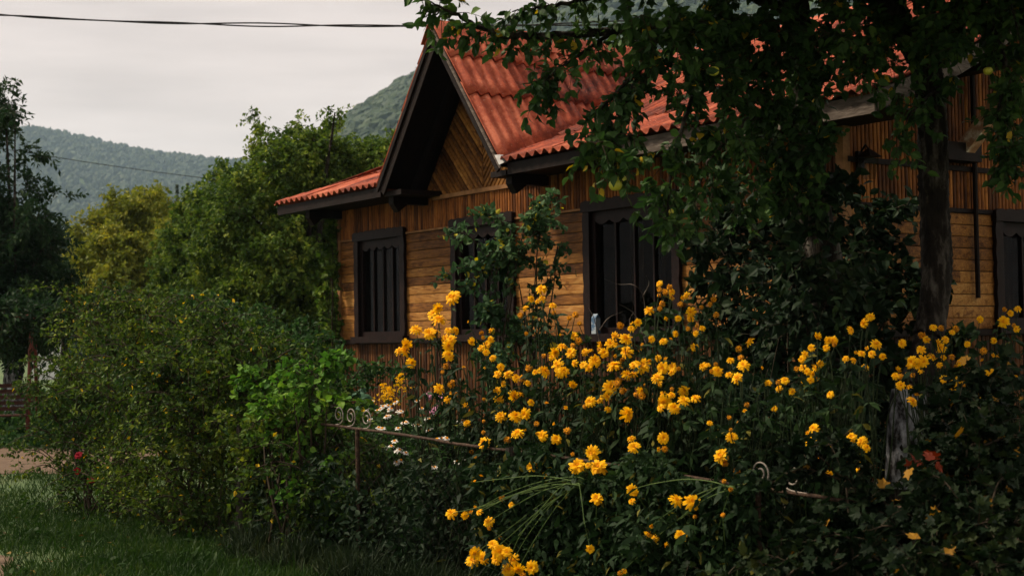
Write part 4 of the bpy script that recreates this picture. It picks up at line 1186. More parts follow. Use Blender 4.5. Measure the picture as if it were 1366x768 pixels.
def petal_head(mb, c, n_dir, R, rings, rng, blunt=True):
    """a flower head: rings = (count, length, tilt, width, material)"""
    n_dir = norm(np.asarray(n_dir, float)); ref = np.array([0, 0, 1.0]) if abs(n_dir[2]) < .9 else np.array([1.0, 0, 0])
    S = norm(np.cross(n_dir, ref)); U = np.cross(n_dir, S); c = np.asarray(c, float)
    for cnt, ln, tilt, w, mt in rings:
        off = rng.uniform(0, 6)
        for k in range(cnt):
            a = off + 2 * np.pi * k / cnt + rng.normal(0, .12)
            t_ = tilt + rng.normal(0, .16); l = R * ln * rng.uniform(.85, 1.12); ww = R * w * rng.uniform(.85, 1.15)
            rad = math.cos(a) * S + math.sin(a) * U; tan = -math.sin(a) * S + math.cos(a) * U
            d1 = math.cos(t_) * rad + math.sin(t_) * n_dir; t2 = t_ - .45; d2 = math.cos(t2) * rad + math.sin(t2) * n_dir
            b = c + n_dir * R * .05 + rad * R * .05
            m1 = b + d1 * l * .55; e_ = m1 + d2 * l * .45
            V = [b, m1 + tan * ww * .5, m1 - tan * ww * .5, e_ + tan * ww * .36, e_ - tan * ww * .36, e_ + d2 * l * .07]
            mb.add(V, [(0, 1, 2), (1, 3, 4, 2), (3, 5, 4)], mt)

def roses(spots, mat, name, R, Yf):
    def f(root, rng):
        out = []
        for x, y in spots:
            c = np.array(tuple(pix(x, y, Yf(x)))); mb = MB()
            petal_head(mb, c, (rng.normal(0, .4), -1, .5), R, [(7, 1, .3, .8, 0), (6, .75, .7, .7, 0), (5, .5, 1.1, .6, 0)], rng)
            out.append(mb.build(name, [M[mat]], root))
        return out
    return f

G_H = 'rambling shrubs over the fence'
bush('rambling_rose', 'rambling bush at the left end of the fence with small red blooms low down', 'bush',
     lob_fence([(92, 526, 17), (108, 502, 22), (140, 464, 29), (120, 551, 44), (165, 494, 35), (98, 596, 25), (150, 616, 39), (185, 551, 39), (105, 646, 24), (165, 661, 30), (130, 696, 22), (82, 566, 12), (120, 429, 12)], -.1, 1), 'leaf_hedge', 300, .042, .026, 51, G_H, canes=130, cane_len=.65,
     extra=roses([(105, 607), (102, 628), (122, 640)], 'red_petal', 'rose', .034, lambda x: fence_y(x) - .75))
bush('rambling_rose', 'tallest middle part of the tangled hedge, yellowish green on top and dark below', 'bush',
     lob_fence([(192, 436, 22), (235, 452, 29), (270, 464, 22), (210, 504, 39), (255, 519, 39), (230, 556, 45), (275, 586, 42), (215, 636, 40), (260, 656, 35), (300, 646, 35), (290, 536, 39), (235, 706, 30), (290, 711, 29)], .0, 2), 'leaf_hedge', 300, .042, .026, 52, G_H, canes=170, cane_len=.6)
bush('rambling_rose', 'tangled dark bush right of the leaning fence post and under the bright vine', 'bush',
     lob_fence([(320, 478, 24), (355, 485, 28), (325, 520, 40), (365, 520, 36), (345, 565, 40), (310, 590, 40), (380, 590, 34), (355, 640, 44), (400, 650, 36), (440, 640, 30), (420, 690, 34), (370, 700, 40), (470, 680, 34), (455, 720, 34), (430, 600, 24)], .25, 3), 'leaf_hedge', 300, .048, .032, 53, G_H, canes=90, cane_len=.55)
bush('flowering_shrub', 'sunlit garden shrub with shoots behind the bright vine and left of the house', 'bush',
     [(pix(x, y, Y), r_ * Y / FPX) for x, y, r_, Y in ((300, 450, 30, 15), (335, 455, 26, 15), (370, 470, 30, 14.6), (405, 478, 30, 14.6), (290, 480, 36, 14.5), (430, 505, 32, 14), (390, 510, 34, 13.6), (450, 530, 30, 13.4), (345, 490, 34, 14), (280, 425, 14, 15.2), (470, 505, 20, 14.4))], 'leaf_garden', 300, .055, .034, 54, canes=50, cane_len=.55)
bush('climbing_vine', 'fresh green vine draped over the fence left of the iron scrolls', 'vine',
     lob_fence([(338, 540, 15), (352, 525, 15), (368, 545, 20), (392, 532, 20), (412, 518, 18), (378, 570, 13), (398, 590, 12), (350, 560, 13), (402, 562, 16), (424, 503, 16), (388, 628, 13), (408, 648, 15), (422, 680, 18), (400, 690, 16), (436, 545, 12), (372, 520, 12)], -.15, 4, .12), 'leaf_vine', 520, .050, .043, 55, kind='near', twigs=3, tlen=.14, per=6, canes=14, cane_len=.35, up=.7)
bush('ivy', 'narrow column of ivy climbing the left corner of the house', 'vine',
     [(pix(x, y, 18.95), r_ * 18.95 / FPX) for x, y, r_ in ((448, 300, 8), (444, 320, 10), (440, 345, 11), (441, 370, 11), (438, 395, 12), (440, 420, 12), (437, 445, 13), (440, 470, 14))], 'leaf_fruit', 650, .075, .055, 56, twigs=3, tlen=.12, per=6)
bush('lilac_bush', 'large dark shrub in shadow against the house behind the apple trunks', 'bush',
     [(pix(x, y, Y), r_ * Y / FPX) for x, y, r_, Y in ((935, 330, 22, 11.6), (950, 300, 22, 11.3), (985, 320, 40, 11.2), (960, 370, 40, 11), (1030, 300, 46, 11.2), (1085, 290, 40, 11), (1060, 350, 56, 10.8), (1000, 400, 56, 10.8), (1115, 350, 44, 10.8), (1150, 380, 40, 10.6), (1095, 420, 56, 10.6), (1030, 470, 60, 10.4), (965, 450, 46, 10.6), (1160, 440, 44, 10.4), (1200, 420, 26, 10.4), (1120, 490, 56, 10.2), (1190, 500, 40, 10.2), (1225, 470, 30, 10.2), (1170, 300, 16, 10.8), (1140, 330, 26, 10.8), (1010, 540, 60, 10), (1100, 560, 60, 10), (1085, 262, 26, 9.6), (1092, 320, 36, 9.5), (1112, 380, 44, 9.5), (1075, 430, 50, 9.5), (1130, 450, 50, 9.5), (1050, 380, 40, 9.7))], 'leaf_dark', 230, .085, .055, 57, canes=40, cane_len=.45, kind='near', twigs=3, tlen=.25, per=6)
bush('young_tree', 'slender young tree with round leaves in front of the middle window', 'tree',
     [(pix(x, y, 12.3), r_ * 12.3 / FPX) for x, y, r_ in ((700, 296, 12), (684, 312, 15), (718, 315, 15), (744, 328, 8), (652, 340, 14), (690, 342, 22), (716, 350, 11), (742, 352, 8), (634, 362, 8), (658, 370, 17), (692, 378, 22), (626, 378, 8), (722, 380, 9), (662, 405, 20), (700, 412, 20), (648, 430, 15), (690, 446, 20), (722, 432, 14), (678, 474, 18), (702, 500, 20), (664, 505, 16), (735, 470, 14))], 'leaf_young', 180, .056, .044, 58, kind='near', twigs=3, tlen=.12, per=5, canes=30, cane_len=.4, base=pix(700, 640, 12.3), droop=.3)

# low growth between the fence and the house, as one mass
rng = np.random.default_rng(101)
n = 26000
px = rng.uniform(395, 1000, n); q = rng.uniform(0, 1, n)
Y0 = fence_y(px) + .35; Yh = 1 / (1 / 17.6 + np.clip((px - 480) / 650, 0, 1) * (1 / 12.2 - 1 / 17.6)) - .7
Y = Y0 + (Yh - Y0) * q
X = (px - 683) / FPX * Y
hgt = .44 + .40 * (Y - 9) / 8 + .16 * np.sin(X * 2.1 + Y * 1.3) + .13 * np.sin(X * 4.7 - Y * 2.9)
P = np.stack([X, Y, hgt * rng.uniform(.25, 1.05, n) ** .6], 1)
V, T = leaf_arrays(P, rng.normal(0, .6, (n, 3)) + [0, -.2, .15], rng.uniform(.05, .12, n), rng.uniform(.03, .055, n), rng, 'near', 1.0)
tag(tri_mesh('garden_undergrowth', V, T, [M['leaf_garden']]), kind='stuff')

def simple_plant(name, label, cat, base, heads, headfn, seed, leafm='leaf_garden', leafL=.07, stem_mat='stem_dark', group=None, leaves=8, part='flower_head'):
    rng = np.random.default_rng(seed)
    base = Vector(base); base.z = 0
    root = empty(name, base); tag(root, label, cat, group); inv = Matrix.Translation(-base); kids = []
    mb = MB(); C, D = [], []
    for h in heads:
        h = Vector(h); st = base + Vector((rng.normal(0, .14), rng.normal(0, .14), -.03))
        m_ = st.lerp(h, .55) + Vector((rng.normal(0, .06), rng.normal(0, .06), .1))
        p = limb(mb, [st, m_, h], .005, .0025, rng, 5, 7, .05)
        for _ in range(leaves):
            i = int(rng.integers(3, len(p) - 1)); C.append(p[i]); D.append([rng.normal(), rng.normal(), rng.normal(.1, .3)])
    kids.append(mb.build('stem', M[stem_mat], root, smooth=True))
    V, T = leaf_arrays(np.array(C), np.array(D), leafL * rng.uniform(.6, 1.3, len(C)), leafL * .5, rng, 'near', .8)
    kids.append(tri_mesh('leaf', V, T, [M[leafm]], root)); kids[-1].name = 'foliage'
    for h in heads:
        o = headfn(root, np.array(tuple(h)), rng); o.name = part; kids.append(o)
    for o in kids: o.matrix_parent_inverse = inv
    return root

def daisy(root, c, rng):
    mb = MB(); nd = (rng.normal(0, .25), -.55, 1)
    petal_head(mb, c, nd, .025, [(11, 1, .05, .42, 0)], rng)
    petal_head(mb, c, nd, .012, [(8, 1, .8, .9, 1)], rng)
    return mb.build('flower_head', [M['white_petal'], M['orange']], root)
T5 = lambda x, y: (500 + x / 5.486, 500 + y / 5.486)
dz = [(20, 260), (40, 250), (60, 230), (95, 225), (105, 255), (120, 245), (175, 270), (190, 266), (150, 200), (100, 300), (85, 305), (212, 350), (228, 346), (295, 365), (315, 368), (30, 385), (55, 392), (170, 390), (400, 325), (385, 322), (435, 300), (425, 330), (395, 410), (405, 388), (455, 470), (490, 465), (525, 463), (640, 335), (620, 340), (345, 245), (310, 190), (145, 485), (120, 520), (60, 525), (45, 530), (100, 550), (165, 555), (180, 548), (225, 570), (190, 625), (160, 640), (680, 595), (670, 602), (605, 635), (435, 675), (420, 672), (-25, 190), (-60, 250), (-40, 330)]
rd = np.random.default_rng(6)
for i, (lo, hi, lab) in enumerate(((-100, 240, 'left daisy clump, its white flowers nearest the iron scrolls'), (240, 800, 'right daisy clump, sparser white flowers beside the yellow flower plants'))):
    hs = [pix(*T5(x, y), fence_y(T5(x, y)[0]) + .5 + max(0, (480 - y)) / 480 * 2.4 + rd.uniform(-.1, .1)) for x, y in dz if lo <= x < hi]
    m_ = sum(hs, Vector()) / len(hs)
    simple_plant('daisy_clump', lab, 'flowers', m_, hs, daisy, 110 + i, leaves=9, group='white daisies behind the fence')
def plume(root, c, rng):
    mb = MB()
    for k in range(60):
        q = rng.uniform(0, 1); w = .055 * (1 - q) + .01
        d = c + np.array([rng.normal(0, w), rng.normal(0, w), -.10 + q * .17])
        petal_head(mb, d, rng.normal(0, 1, 3), .013, [(4, 1, .4, .7, 0)], rng)
    return mb.build('plume', [M['yellow']], root)
simple_plant('goldenrod', 'goldenrod with feathery yellow plume above the white daisies', 'flowers', pix(514, 640, 13.2), [pix(513, 521, 13.2), pix(519, 526, 13.1), pix(534, 508, 13.4)], plume, 115, leaves=14, part='plume')
def pinkhead(root, c, rng):
    mb = MB(); petal_head(mb, c, (rng.normal(0, .3), -.8, .6), .04, [(9, 1, .15, .5, 0), (6, .6, .6, .4, 0)], rng)
    return mb.build('flower_head', [M['pink_petal']], root)
simple_plant('pink_dahlia', 'dull pink flowers half hidden between the daisies and the skirting boards', 'flowers', pix(578, 640, 13.4), [pix(573, 527, 13.4), pix(579, 548, 13.2), pix(584, 545, 13.3), pix(588, 530, 13.6)], pinkhead, 116, leaves=14)
rng = np.random.default_rng(118)
b = pix(455, 600, 15.2); b.z = 0
root = empty('cabbage_plant', b); tag(root, 'broad leaved bluish green plant before the left window wall', 'plant')
n = 60; a = rng.uniform(0, 2 * np.pi, n); z = rng.uniform(.55, 1.22, n)
C = np.stack([.18 * np.cos(a), .18 * np.sin(a), z], 1); D = np.stack([np.cos(a), np.sin(a), rng.uniform(-.2, .6, n)], 1)
V, T = leaf_arrays(C, D, rng.uniform(.14, .24, n), rng.uniform(.11, .17, n), rng, 'near', 1.2)
tri_mesh('foliage', V, T, [M['leaf_cabbage']], root)
mb = MB(); limb(mb, [(0, 0, -.05), (.01, 0, .6), (0, 0, 1.1)], .03, .015, rng, 8); mb.build('stem', M['stem'], root, smooth=True)

# ================================================================== the yellow double coneflowers
TILES = {
 (500, 370): "568,148,100 462,225,65 430,268,85 468,308,95 302,382,78 400,408,85 440,400,75 540,388,60 592,388,60 520,450,70 560,455,65 540,500,75 232,490,72 185,535,75 220,545,70 268,625,70 540,570,75 518,642,60 495,690,35 712,470,60 850,385,50 785,405,40 792,440,35 820,490,60 778,515,50 848,455,50 815,545,50 862,590,50 690,325,25 922,655,55 898,705,60 975,708,65 1035,735,60 1075,735,60 1120,665,60 1178,695,50 1145,155,50 1190,175,45 1100,225,50 1065,275,50 1110,410,35 1158,290,30 648,660,28 805,655,25 570,760,40",
 (720, 370): "12,85,70 20,155,55 95,205,55 105,255,40 258,272,58 215,295,45 290,335,40 592,355,60 718,330,55 690,350,55 670,375,50 875,45,50 875,90,45 945,70,50 920,105,55 965,105,50 870,130,35 965,145,45 1072,130,55 1050,150,40 890,190,55 880,225,45 1028,195,50 800,240,65 825,212,35 780,265,35 1105,252,65 1180,215,40 1105,300,50 922,300,35 1012,300,45 1085,375,42 1190,370,45 1150,350,35 1140,410,45 818,452,50 905,465,60 995,412,45 955,455,30 1135,510,60 250,425,58 285,462,60 240,495,45 165,505,65 110,550,70 228,550,70 90,585,50 130,640,80 175,685,75 150,695,70 35,685,80 255,627,55 330,545,55 368,535,45 405,610,85 320,640,60 355,660,60 440,490,55 435,525,40 470,550,65 520,485,80 575,505,65 545,425,55 585,425,45 630,445,80 655,480,60 635,545,85 600,600,40 545,645,98 752,645,95 685,640,60 640,710,70 690,705,60 865,590,50 920,600,35 900,660,80 975,655,65 968,690,60 1020,665,40 860,730,80 575,755,60 150,420,22 750,490,30 735,530,30 30,570,40 545,575,35 1195,650,60 800,610,40",
 (940, 370): "68,162,50 38,192,42 85,268,55 328,472,70 252,520,55 262,585,50 190,605,55 285,642,78 20,640,45 82,632,40 95,685,70 50,688,40 180,710,55 235,735,80 828,430,58 905,460,55 945,460,60 888,515,52 955,490,40 780,515,55 735,560,50 712,600,55 672,668,45 718,660,60 752,690,55 805,660,50 845,632,50 788,705,45 830,740,40 775,752,50 705,755,40 588,752,60 540,760,50 1068,385,58 1165,335,65 1195,285,35 1150,555,55 1190,525,40 1030,595,50 1090,605,50 1175,655,55 1100,550,35 415,665,30",
 (1150, 400): "62,122,60 15,175,60 105,322,72 42,358,50 70,395,55 10,390,40 150,415,50 25,490,50 292,318,60 442,262,60 472,290,50 432,362,62 522,200,50 575,202,50 685,205,55 660,235,45 612,290,55 558,308,45 575,352,65 368,452,75 350,480,50 445,450,80 515,420,70 410,480,55 595,420,45 658,412,50 565,475,45 725,452,65 690,492,45 432,522,45 265,508,50 245,555,55 280,560,55 325,550,40 368,550,42 282,625,62 345,635,50 370,740,70 400,685,45 600,580,60 720,560,75 785,545,55 660,620,65 755,640,55 935,527,60 872,682,62 648,732,72 710,735,40 770,322,45 1040,65,40 1140,65,50 1085,97,45 1035,160,75 1130,212,50 1112,182,35 965,300,50 890,370,60 1000,415,45 1045,412,40 958,408,35 862,142,50 885,445,35 1130,540,40",
 (500, 500): "472,98,70 558,70,60 595,135,38 532,178,55 565,130,35 895,110,55 912,178,75 1018,150,70 1065,140,55 940,65,50 1145,200,50 925,302,75 1030,300,85 1100,285,75 675,350,50 675,385,40 708,392,40 795,415,35 800,495,80 970,468,60 1045,425,85 1195,430,50 1185,355,45 705,560,38 735,600,30 1145,670,70 1160,710,50 665,220,45 700,260,35 795,335,30 775,745,35 800,175,30 1110,410,35 1115,60,50",
 (720, 500): "240,72,60 520,90,100 565,60,60 490,160,60 435,180,60 370,195,70 330,225,40 615,110,60 740,115,60 745,155,60 700,140,40 765,70,25 640,285,100 905,135,50 965,145,60 910,195,90 985,240,80 1055,185,75 1055,115,70 1140,170,65 885,240,60 965,100,40 875,65,50 195,240,40 20,445,70 200,405,60 122,470,70 385,568,95 275,665,105 428,675,115 355,660,45 670,465,60 692,528,80 905,460,75 915,540,55 860,545,40 80,690,55 40,730,50 110,720,60 240,578,35 500,250,50 110,360,30 45,215,40",
 (940, 500): "235,20,75 465,60,50 585,45,65 540,45,50 545,98,50 705,48,42 640,122,50 918,142,55 312,212,48 295,265,35 510,245,45 200,455,72 188,400,30 120,590,95 145,640,55 242,700,60 785,485,85 800,390,65 755,430,40 872,515,75 1075,455,65 1150,485,75 1185,530,60 1000,550,55 1130,670,65 912,725,60 825,608,35 355,742,40 40,350,45 180,310,40 245,345,25",
 (560, 628): "230,310,75 330,325,55 375,305,40 415,267,40 505,370,70 507,420,35 600,205,55 670,245,50 590,490,30 535,535,65 405,600,80 385,655,85 465,640,80 585,590,95 560,640,80 640,590,65 685,650,80 650,720,90 720,715,90 820,705,85 750,760,60 450,40,35 405,80,30 435,300,50",
 (780, 628): "88,200,82 345,135,70 370,155,55 345,220,50 672,212,92 785,225,105 490,395,40 470,465,65 515,490,60 705,470,80 600,550,55 40,570,60 1065,132,40 290,735,45 260,745,45 1020,70,40 805,330,35 1010,320,40",
}
HEADS = []
for (ox, oy), s_ in TILES.items():
    for it in s_.split():
        x, y, sz = map(float, it.split(','))
        HEADS.append((ox + x / 5.486, oy + y / 5.486, sz / 5.486))
seen = []
for h in HEADS:            # tiles overlap by a few pixels
    if all((h[0] - g[0]) ** 2 + (h[1] - g[1]) ** 2 > 9 for g in seen): seen.append(h)
HEADS = seen

def flower_depth(x, y, r):
    Y = fence_y(min(x, 1100)) + (-.2 if x > 640 else .15) + 1.1 * min(max((600 - y) / 220, 0), 1) + r.uniform(-.15, .15)
    if x > 960: Y += (x - 960) / 400 * .9
    if y > 640 and x < 1000: Y = fence_y(x) - .38 + r.uniform(-.06, .06)
    if y > 640 and x < 800: Y = fence_y(x) - .42 + r.uniform(-.1, .1)
    return Y

GROUPS = [('A', lambda x, y: y > 640 and x < 800, 'lowest clump of yellow flowers, its green stalks bent over the fence to the bottom edge'),
          ('B', lambda x, y: y > 640 and x < 1000, 'sparse low yellow flowers on bent stalks right of the fence post, near the bottom edge'),
          ('C', lambda x, y: x < 612, 'leftmost tall yellow flowers leaning out in front of the plank wall between two windows'),
          ('D', lambda x, y: x < 668, 'yellow flower plant under the middle window, left of the young tree stem'),
          ('E', lambda x, y: x < 722, 'yellow flower plant around the stem of the young tree above the wooden fence post'),
          ('F', lambda x, y: x < 775, 'yellow flower plant before the plank wall right of the young tree'),
          ('G', lambda x, y: x < 842, 'bright full clump of yellow flowers under the carton on the window sill'),
          ('H', lambda x, y: x < 905, 'tall yellow flowers reaching up before the right half of the widest window'),
          ('I', lambda x, y: x < 960, 'yellow flower plant at the right edge of the widest window, bright cluster low down'),
          ('J', lambda x, y: x < 1050, 'thinly flowering yellow plant in front of the dark shrub above the right iron scrolls'),
          ('K', lambda x, y: x < 1150, 'shaded yellow flower plant left of the limewashed apple trunk'),
          ('L', lambda x, y: x < 1225, 'shaded orange yellow flowers directly around the limewashed trunk'),
          ('N', lambda x, y: x < 1290, 'shaded clump of many yellow flowers just right of the limewashed trunk'),
          ('O', lambda x, y: True, 'rightmost shaded yellow flowers under the window of the end wall')]
VARS = []
rv = np.random.default_rng(200)
for k in range(7):           # head shapes, face along +Z, unit radius
    mb = MB()
    w = k >= 5
    oc = (2, 2) if w else (0, 1)
    petal_head(mb, (0, 0, 0), (0, 0, 1), 1.0, [(13, 1.0, -.25 if not w else -.9, .34, oc[0]), (12, .92, .15 if not w else -.4, .32, oc[0]), (11, .76, .5 if not w else .2, .30, oc[0]), (9, .56, .85, .27, 0 if not w else 1), (7, .38, 1.2, .22, 1)], rv)
    u = np.linspace(0, np.pi, 6); a = np.arange(8) * 2 * np.pi / 8
    V = np.stack([.2 * np.sin(u)[:, None] * np.cos(a), .2 * np.sin(u)[:, None] * np.sin(a), np.broadcast_to((.12 + .2 * np.cos(u))[:, None], (6, 8))], -1).reshape(-1, 3)
    mb.add(V, [(i * 8 + j, i * 8 + (j + 1) % 8, (i + 1) * 8 + (j + 1) % 8, (i + 1) * 8 + j) for i in range(5) for j in range(8)], 1 if not w else 3)
    mb.add([(.25 * math.cos(b), .25 * math.sin(b), -.05) for b in a] + [(0, 0, -.22)], [(i, (i + 1) % 8, 8) for i in range(8)], 3)
    me = bpy.data.meshes.new('flower_head'); me.from_pydata(np.concatenate(mb.v).tolist(), [], mb.f)
    for m_ in ('yellow', 'orange', 'wilt', 'stem_dark'): me.materials.append(M[m_])
    me.polygons.foreach_set('material_index', mb.m); me.update(); VARS.append(me)

for k in range(2):
    mb = MB()
    petal_head(mb, (0, 0, 0), (0, 0, 1), 1.0, [(9, .95, .95, .34, 0), (8, .9, 1.2, .30, 1), (6, .8, 1.4, .28, 1)], rv)
    mb.add([(.3 * math.cos(b), .3 * math.sin(b), .12) for b in a] + [(0, 0, -.2)], [(i, (i + 1) % 8, 8) for i in range(8)], 3)
    me = bpy.data.meshes.new('flower_head'); me.from_pydata(np.concatenate(mb.v).tolist(), [], mb.f)
    for m_ in ('yellow', 'orange', 'wilt', 'stem_dark'): me.materials.append(M[m_])
    me.polygons.foreach_set('material_index', mb.m); me.update(); VARS.append(me)
rf = np.random.default_rng(210)
left = list(HEADS)
for gi, (key, test, lab) in enumerate(GROUPS):
    mine = [h for h in left if test(h[0], h[1])]; left = [h for h in left if not test(h[0], h[1])]
    pts = [(pix(x, y, flower_depth(x, y, rf)), s) for x, y, s in mine]
    cx = sum(p.x for p, _ in pts) / len(pts); cy = sum(p.y for p, _ in pts) / len(pts)
    if key == 'A': base = pix(760, 700, fence_y(760) + .3)
    elif key == 'B': base = pix(960, 700, fence_y(960) + .35)
    else: base = Vector((cx, cy + .12, 0))
    base.z = 0
    root = empty('coneflower_plant', base); tag(root, lab, 'flowers', 'tall yellow double flowers along the fence'); inv = Matrix.Translation(-base); kids = []
    mb = MB(); C, D = [], []
    node = pix(775, 646, fence_y(760) - .36) if key == 'A' else pix(980, 654, fence_y(960) - .36)
    for p, s in pts:
        st = base + Vector((rf.normal(0, .13), rf.normal(0, .10), -.05))
        if key == 'L': st.x = p.x + (-.16 if p.x < base.x else .2) + rf.normal(0, .05)
        if key in 'AB':
            j = Vector((rf.normal(0, .02), rf.normal(0, .02), rf.normal(0, .015)))
            if (p - node).length > .18 and rf.uniform() < .55:
                m1 = node.lerp(p, .35) + Vector((0, 0, .05)); m2 = node.lerp(p, .72) + Vector((0, 0, .03))
                ctrl = [st, st.lerp(node, .6) + Vector((.04, .05, .15)), node + j, m1 + j, m2 + j, p]
            else: ctrl = [st, st.lerp(p, .5), p]
            pp = limb(mb, ctrl, .0045, .0022, rf, 5, 7, .03, 0)
            lf = 5
        else:
            m1 = st.lerp(p, .5) + Vector((rf.normal(0, .05), rf.normal(0, .05), .12)); m2 = st.lerp(p, .85) + Vector((rf.normal(0, .02), .02, .05))
            pp = limb(mb, [st, m1, m2, p + Vector((0, .01, -.01))], .006, .0025, rf, 5, 6, .03, 1)
            lf = 1 if key == 'L' else 4 if key == 'N' else 12
        for _ in range(lf):
            i = int(rf.integers(3, len(pp) - 2)); C.append(pp[i]); D.append([rf.normal(), rf.normal() - .3, rf.normal(-.55, .35)])
    kids.append(mb.build('stem', [M['stem'], M['stem_dark']], root, smooth=True))
    # leafy stalks without flowers fill the plant
    mb = MB()
    zs = sorted(p.z for p, _ in pts); ztop = zs[int(len(zs) * .7)]
    xs = [p.x for p, _ in pts]; half = max(.18, (max(xs) - min(xs)) * .5)
    for k in range(0 if key in 'A' else 0 if key == 'L' else 10 if key == 'N' else 26 if key == 'C' else 95):
        st = base + Vector((rf.normal(0, .15), rf.normal(0, .15), -.05))
        p = Vector((cx + rf.uniform(-1, 1) * half, cy + .06 + rf.normal(0, .16), max(.25, ztop * rf.uniform(.4, .95))))
        pp = limb(mb, [st, st.lerp(p, .5) + Vector((0, 0, .08)), p], .005, .002, rf, 4, 6, .04, 0)
        for _ in range(17):
            i = int(rf.integers(2, len(pp))); C.append(pp[i]); D.append([rf.normal(), rf.normal() - .3, rf.normal(-.5, .4)])
    C, D = np.array(C), np.array(D)
    L_ = rf.uniform(.04, .11, len(C))
    V, T = leaf_arrays(C, D, L_, L_ * rf.uniform(.25, .4, len(C)), rf, 'lance', .7)
    kids.append(tri_mesh('foliage', V, T, [M['leaf_flower']], root))
    if mb.n: kids.append(mb.build('stalk', M['stem_dark'], root, smooth=True))
    for p, s in pts:
        o = bpy.data.objects.new('flower_head', VARS[int(rf.integers(5, 9)) if s < 7.8 else int(rf.integers(0, 7)) if s < 11.5 else int(rf.integers(0, 5))])
        COL.objects.link(o); o.parent = root
        view = (Vector((0, 0, EYE)) - p).normalized()
        f = view * .55 + Vector((rf.normal(-.15, .45), rf.normal(-.1, .3), .45 + rf.normal(0, .4)))
        if key == 'A': f = view * .6 + Vector((rf.normal(-.3, .3), 0, rf.normal(.1, .4)))
        R_ = s / FPX * p.y * (.62 if s > 11 else .56)
        o.matrix_parent_inverse = inv
        o.matrix_basis = Matrix.Translation(p) @ f.to_track_quat('Z', 'Y').to_matrix().to_4x4() @ Matrix.Rotation(rf.uniform(0, 6.28), 4, 'Z') @ Matrix.Scale(R_, 4)
    for o in kids: o.matrix_parent_inverse = inv

# ------------------------------------------------------------------ lower right: currant bushes
G_C = 'currant bushes at the lower right'
def px_lobes(l, seed, d=.25):
    r = np.random.default_rng(seed); return [(pix(x, y, Y + r.uniform(-d, d)), r_ * Y / FPX) for x, y, r_, Y in l]
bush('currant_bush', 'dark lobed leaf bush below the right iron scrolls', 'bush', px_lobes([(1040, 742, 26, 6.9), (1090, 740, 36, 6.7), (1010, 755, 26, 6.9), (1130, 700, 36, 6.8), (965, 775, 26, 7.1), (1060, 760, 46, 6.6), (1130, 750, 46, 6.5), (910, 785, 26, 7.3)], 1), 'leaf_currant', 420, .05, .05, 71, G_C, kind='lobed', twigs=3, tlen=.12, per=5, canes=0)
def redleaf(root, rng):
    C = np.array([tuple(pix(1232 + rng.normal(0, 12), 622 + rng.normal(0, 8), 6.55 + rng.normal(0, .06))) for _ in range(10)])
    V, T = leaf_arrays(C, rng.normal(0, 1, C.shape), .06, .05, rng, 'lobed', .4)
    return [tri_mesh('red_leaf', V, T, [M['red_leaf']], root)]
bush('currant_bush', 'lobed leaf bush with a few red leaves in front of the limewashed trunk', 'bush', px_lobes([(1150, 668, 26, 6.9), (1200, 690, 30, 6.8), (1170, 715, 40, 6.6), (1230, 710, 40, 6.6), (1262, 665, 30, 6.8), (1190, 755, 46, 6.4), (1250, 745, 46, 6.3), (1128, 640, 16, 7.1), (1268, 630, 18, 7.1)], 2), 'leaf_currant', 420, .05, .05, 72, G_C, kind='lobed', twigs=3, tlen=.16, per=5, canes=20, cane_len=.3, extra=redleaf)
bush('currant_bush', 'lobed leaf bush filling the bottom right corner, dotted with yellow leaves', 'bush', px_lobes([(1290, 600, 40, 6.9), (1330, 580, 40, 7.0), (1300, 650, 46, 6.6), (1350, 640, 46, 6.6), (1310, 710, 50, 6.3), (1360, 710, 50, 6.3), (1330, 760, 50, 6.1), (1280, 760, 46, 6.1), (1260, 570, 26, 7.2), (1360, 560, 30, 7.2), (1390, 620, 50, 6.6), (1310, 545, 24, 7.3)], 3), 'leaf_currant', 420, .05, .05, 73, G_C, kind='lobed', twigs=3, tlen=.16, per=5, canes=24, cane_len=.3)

# dead twigs before the widest window
rng = np.random.default_rng(120)
b = pix(870, 620, 11.2); b.z = 0
root = empty('dry_bush', b); tag(root, 'bare dry twigs sticking up in front of the widest window', 'bush')
mb = MB(); P_ = lambda x, y: pix(x, y, 11.2 + rng.normal(0, .06))
for ctrl in ([(870, 600), (862, 440), (858, 395), (845, 380), (825, 379), (806, 372)], [(858, 395), (866, 378), (862, 368)], [(866, 470), (850, 425), (838, 412), (825, 405)], [(845, 470), (840, 430), (846, 415)], [(795, 560), (800, 470), (794, 430), (785, 410)], [(800, 440), (812, 424), (830, 416)]):
    limb(mb, [P_(*c) for c in ctrl], .006, .002, rng, 5, 6, .12)
o = mb.build('twig', M['grey_wood'], root, smooth=True); o.matrix_parent_inverse = Matrix.Translation(-b)

# ================================================================== grass and weeds
rng = np.random.default_rng(130)
n = 70000
Y = 1 / rng.uniform(1 / 22, 1 / 9.0, n); px = rng.uniform(-60, 440, n)
X = (px - 683) / FPX * Y
keep = (X > np.interp(Y, [7, 10.6, 15, 24], [-2.5, -3.75, -5.6, -9.3])) & (Y < 17.9) & (rng.uniform(0, 1, n) < .55 + .45 * np.sin(X * 3) * np.sin(Y * 2.2))
X, Y = X[keep], Y[keep]; n = len(X)
P = np.stack([X, Y, 0 * X], 1)
L_ = rng.uniform(.05, .13, n) * (1 + .6 * (rng.uniform(0, 1, n) < .04))
V, T = leaf_arrays(P, np.stack([rng.normal(0, .45, n), rng.normal(0, .45, n), np.ones(n)], 1), L_, .009, rng, 'lance', .1)
tag(tri_mesh('lawn_grass', V, T, [M['grass']]), kind='stuff')
n = 900
Y = 1 / rng.uniform(1 / 19, 1 / 9.2, n); px = rng.uniform(-30, 330, n); X = (px - 683) / FPX * Y
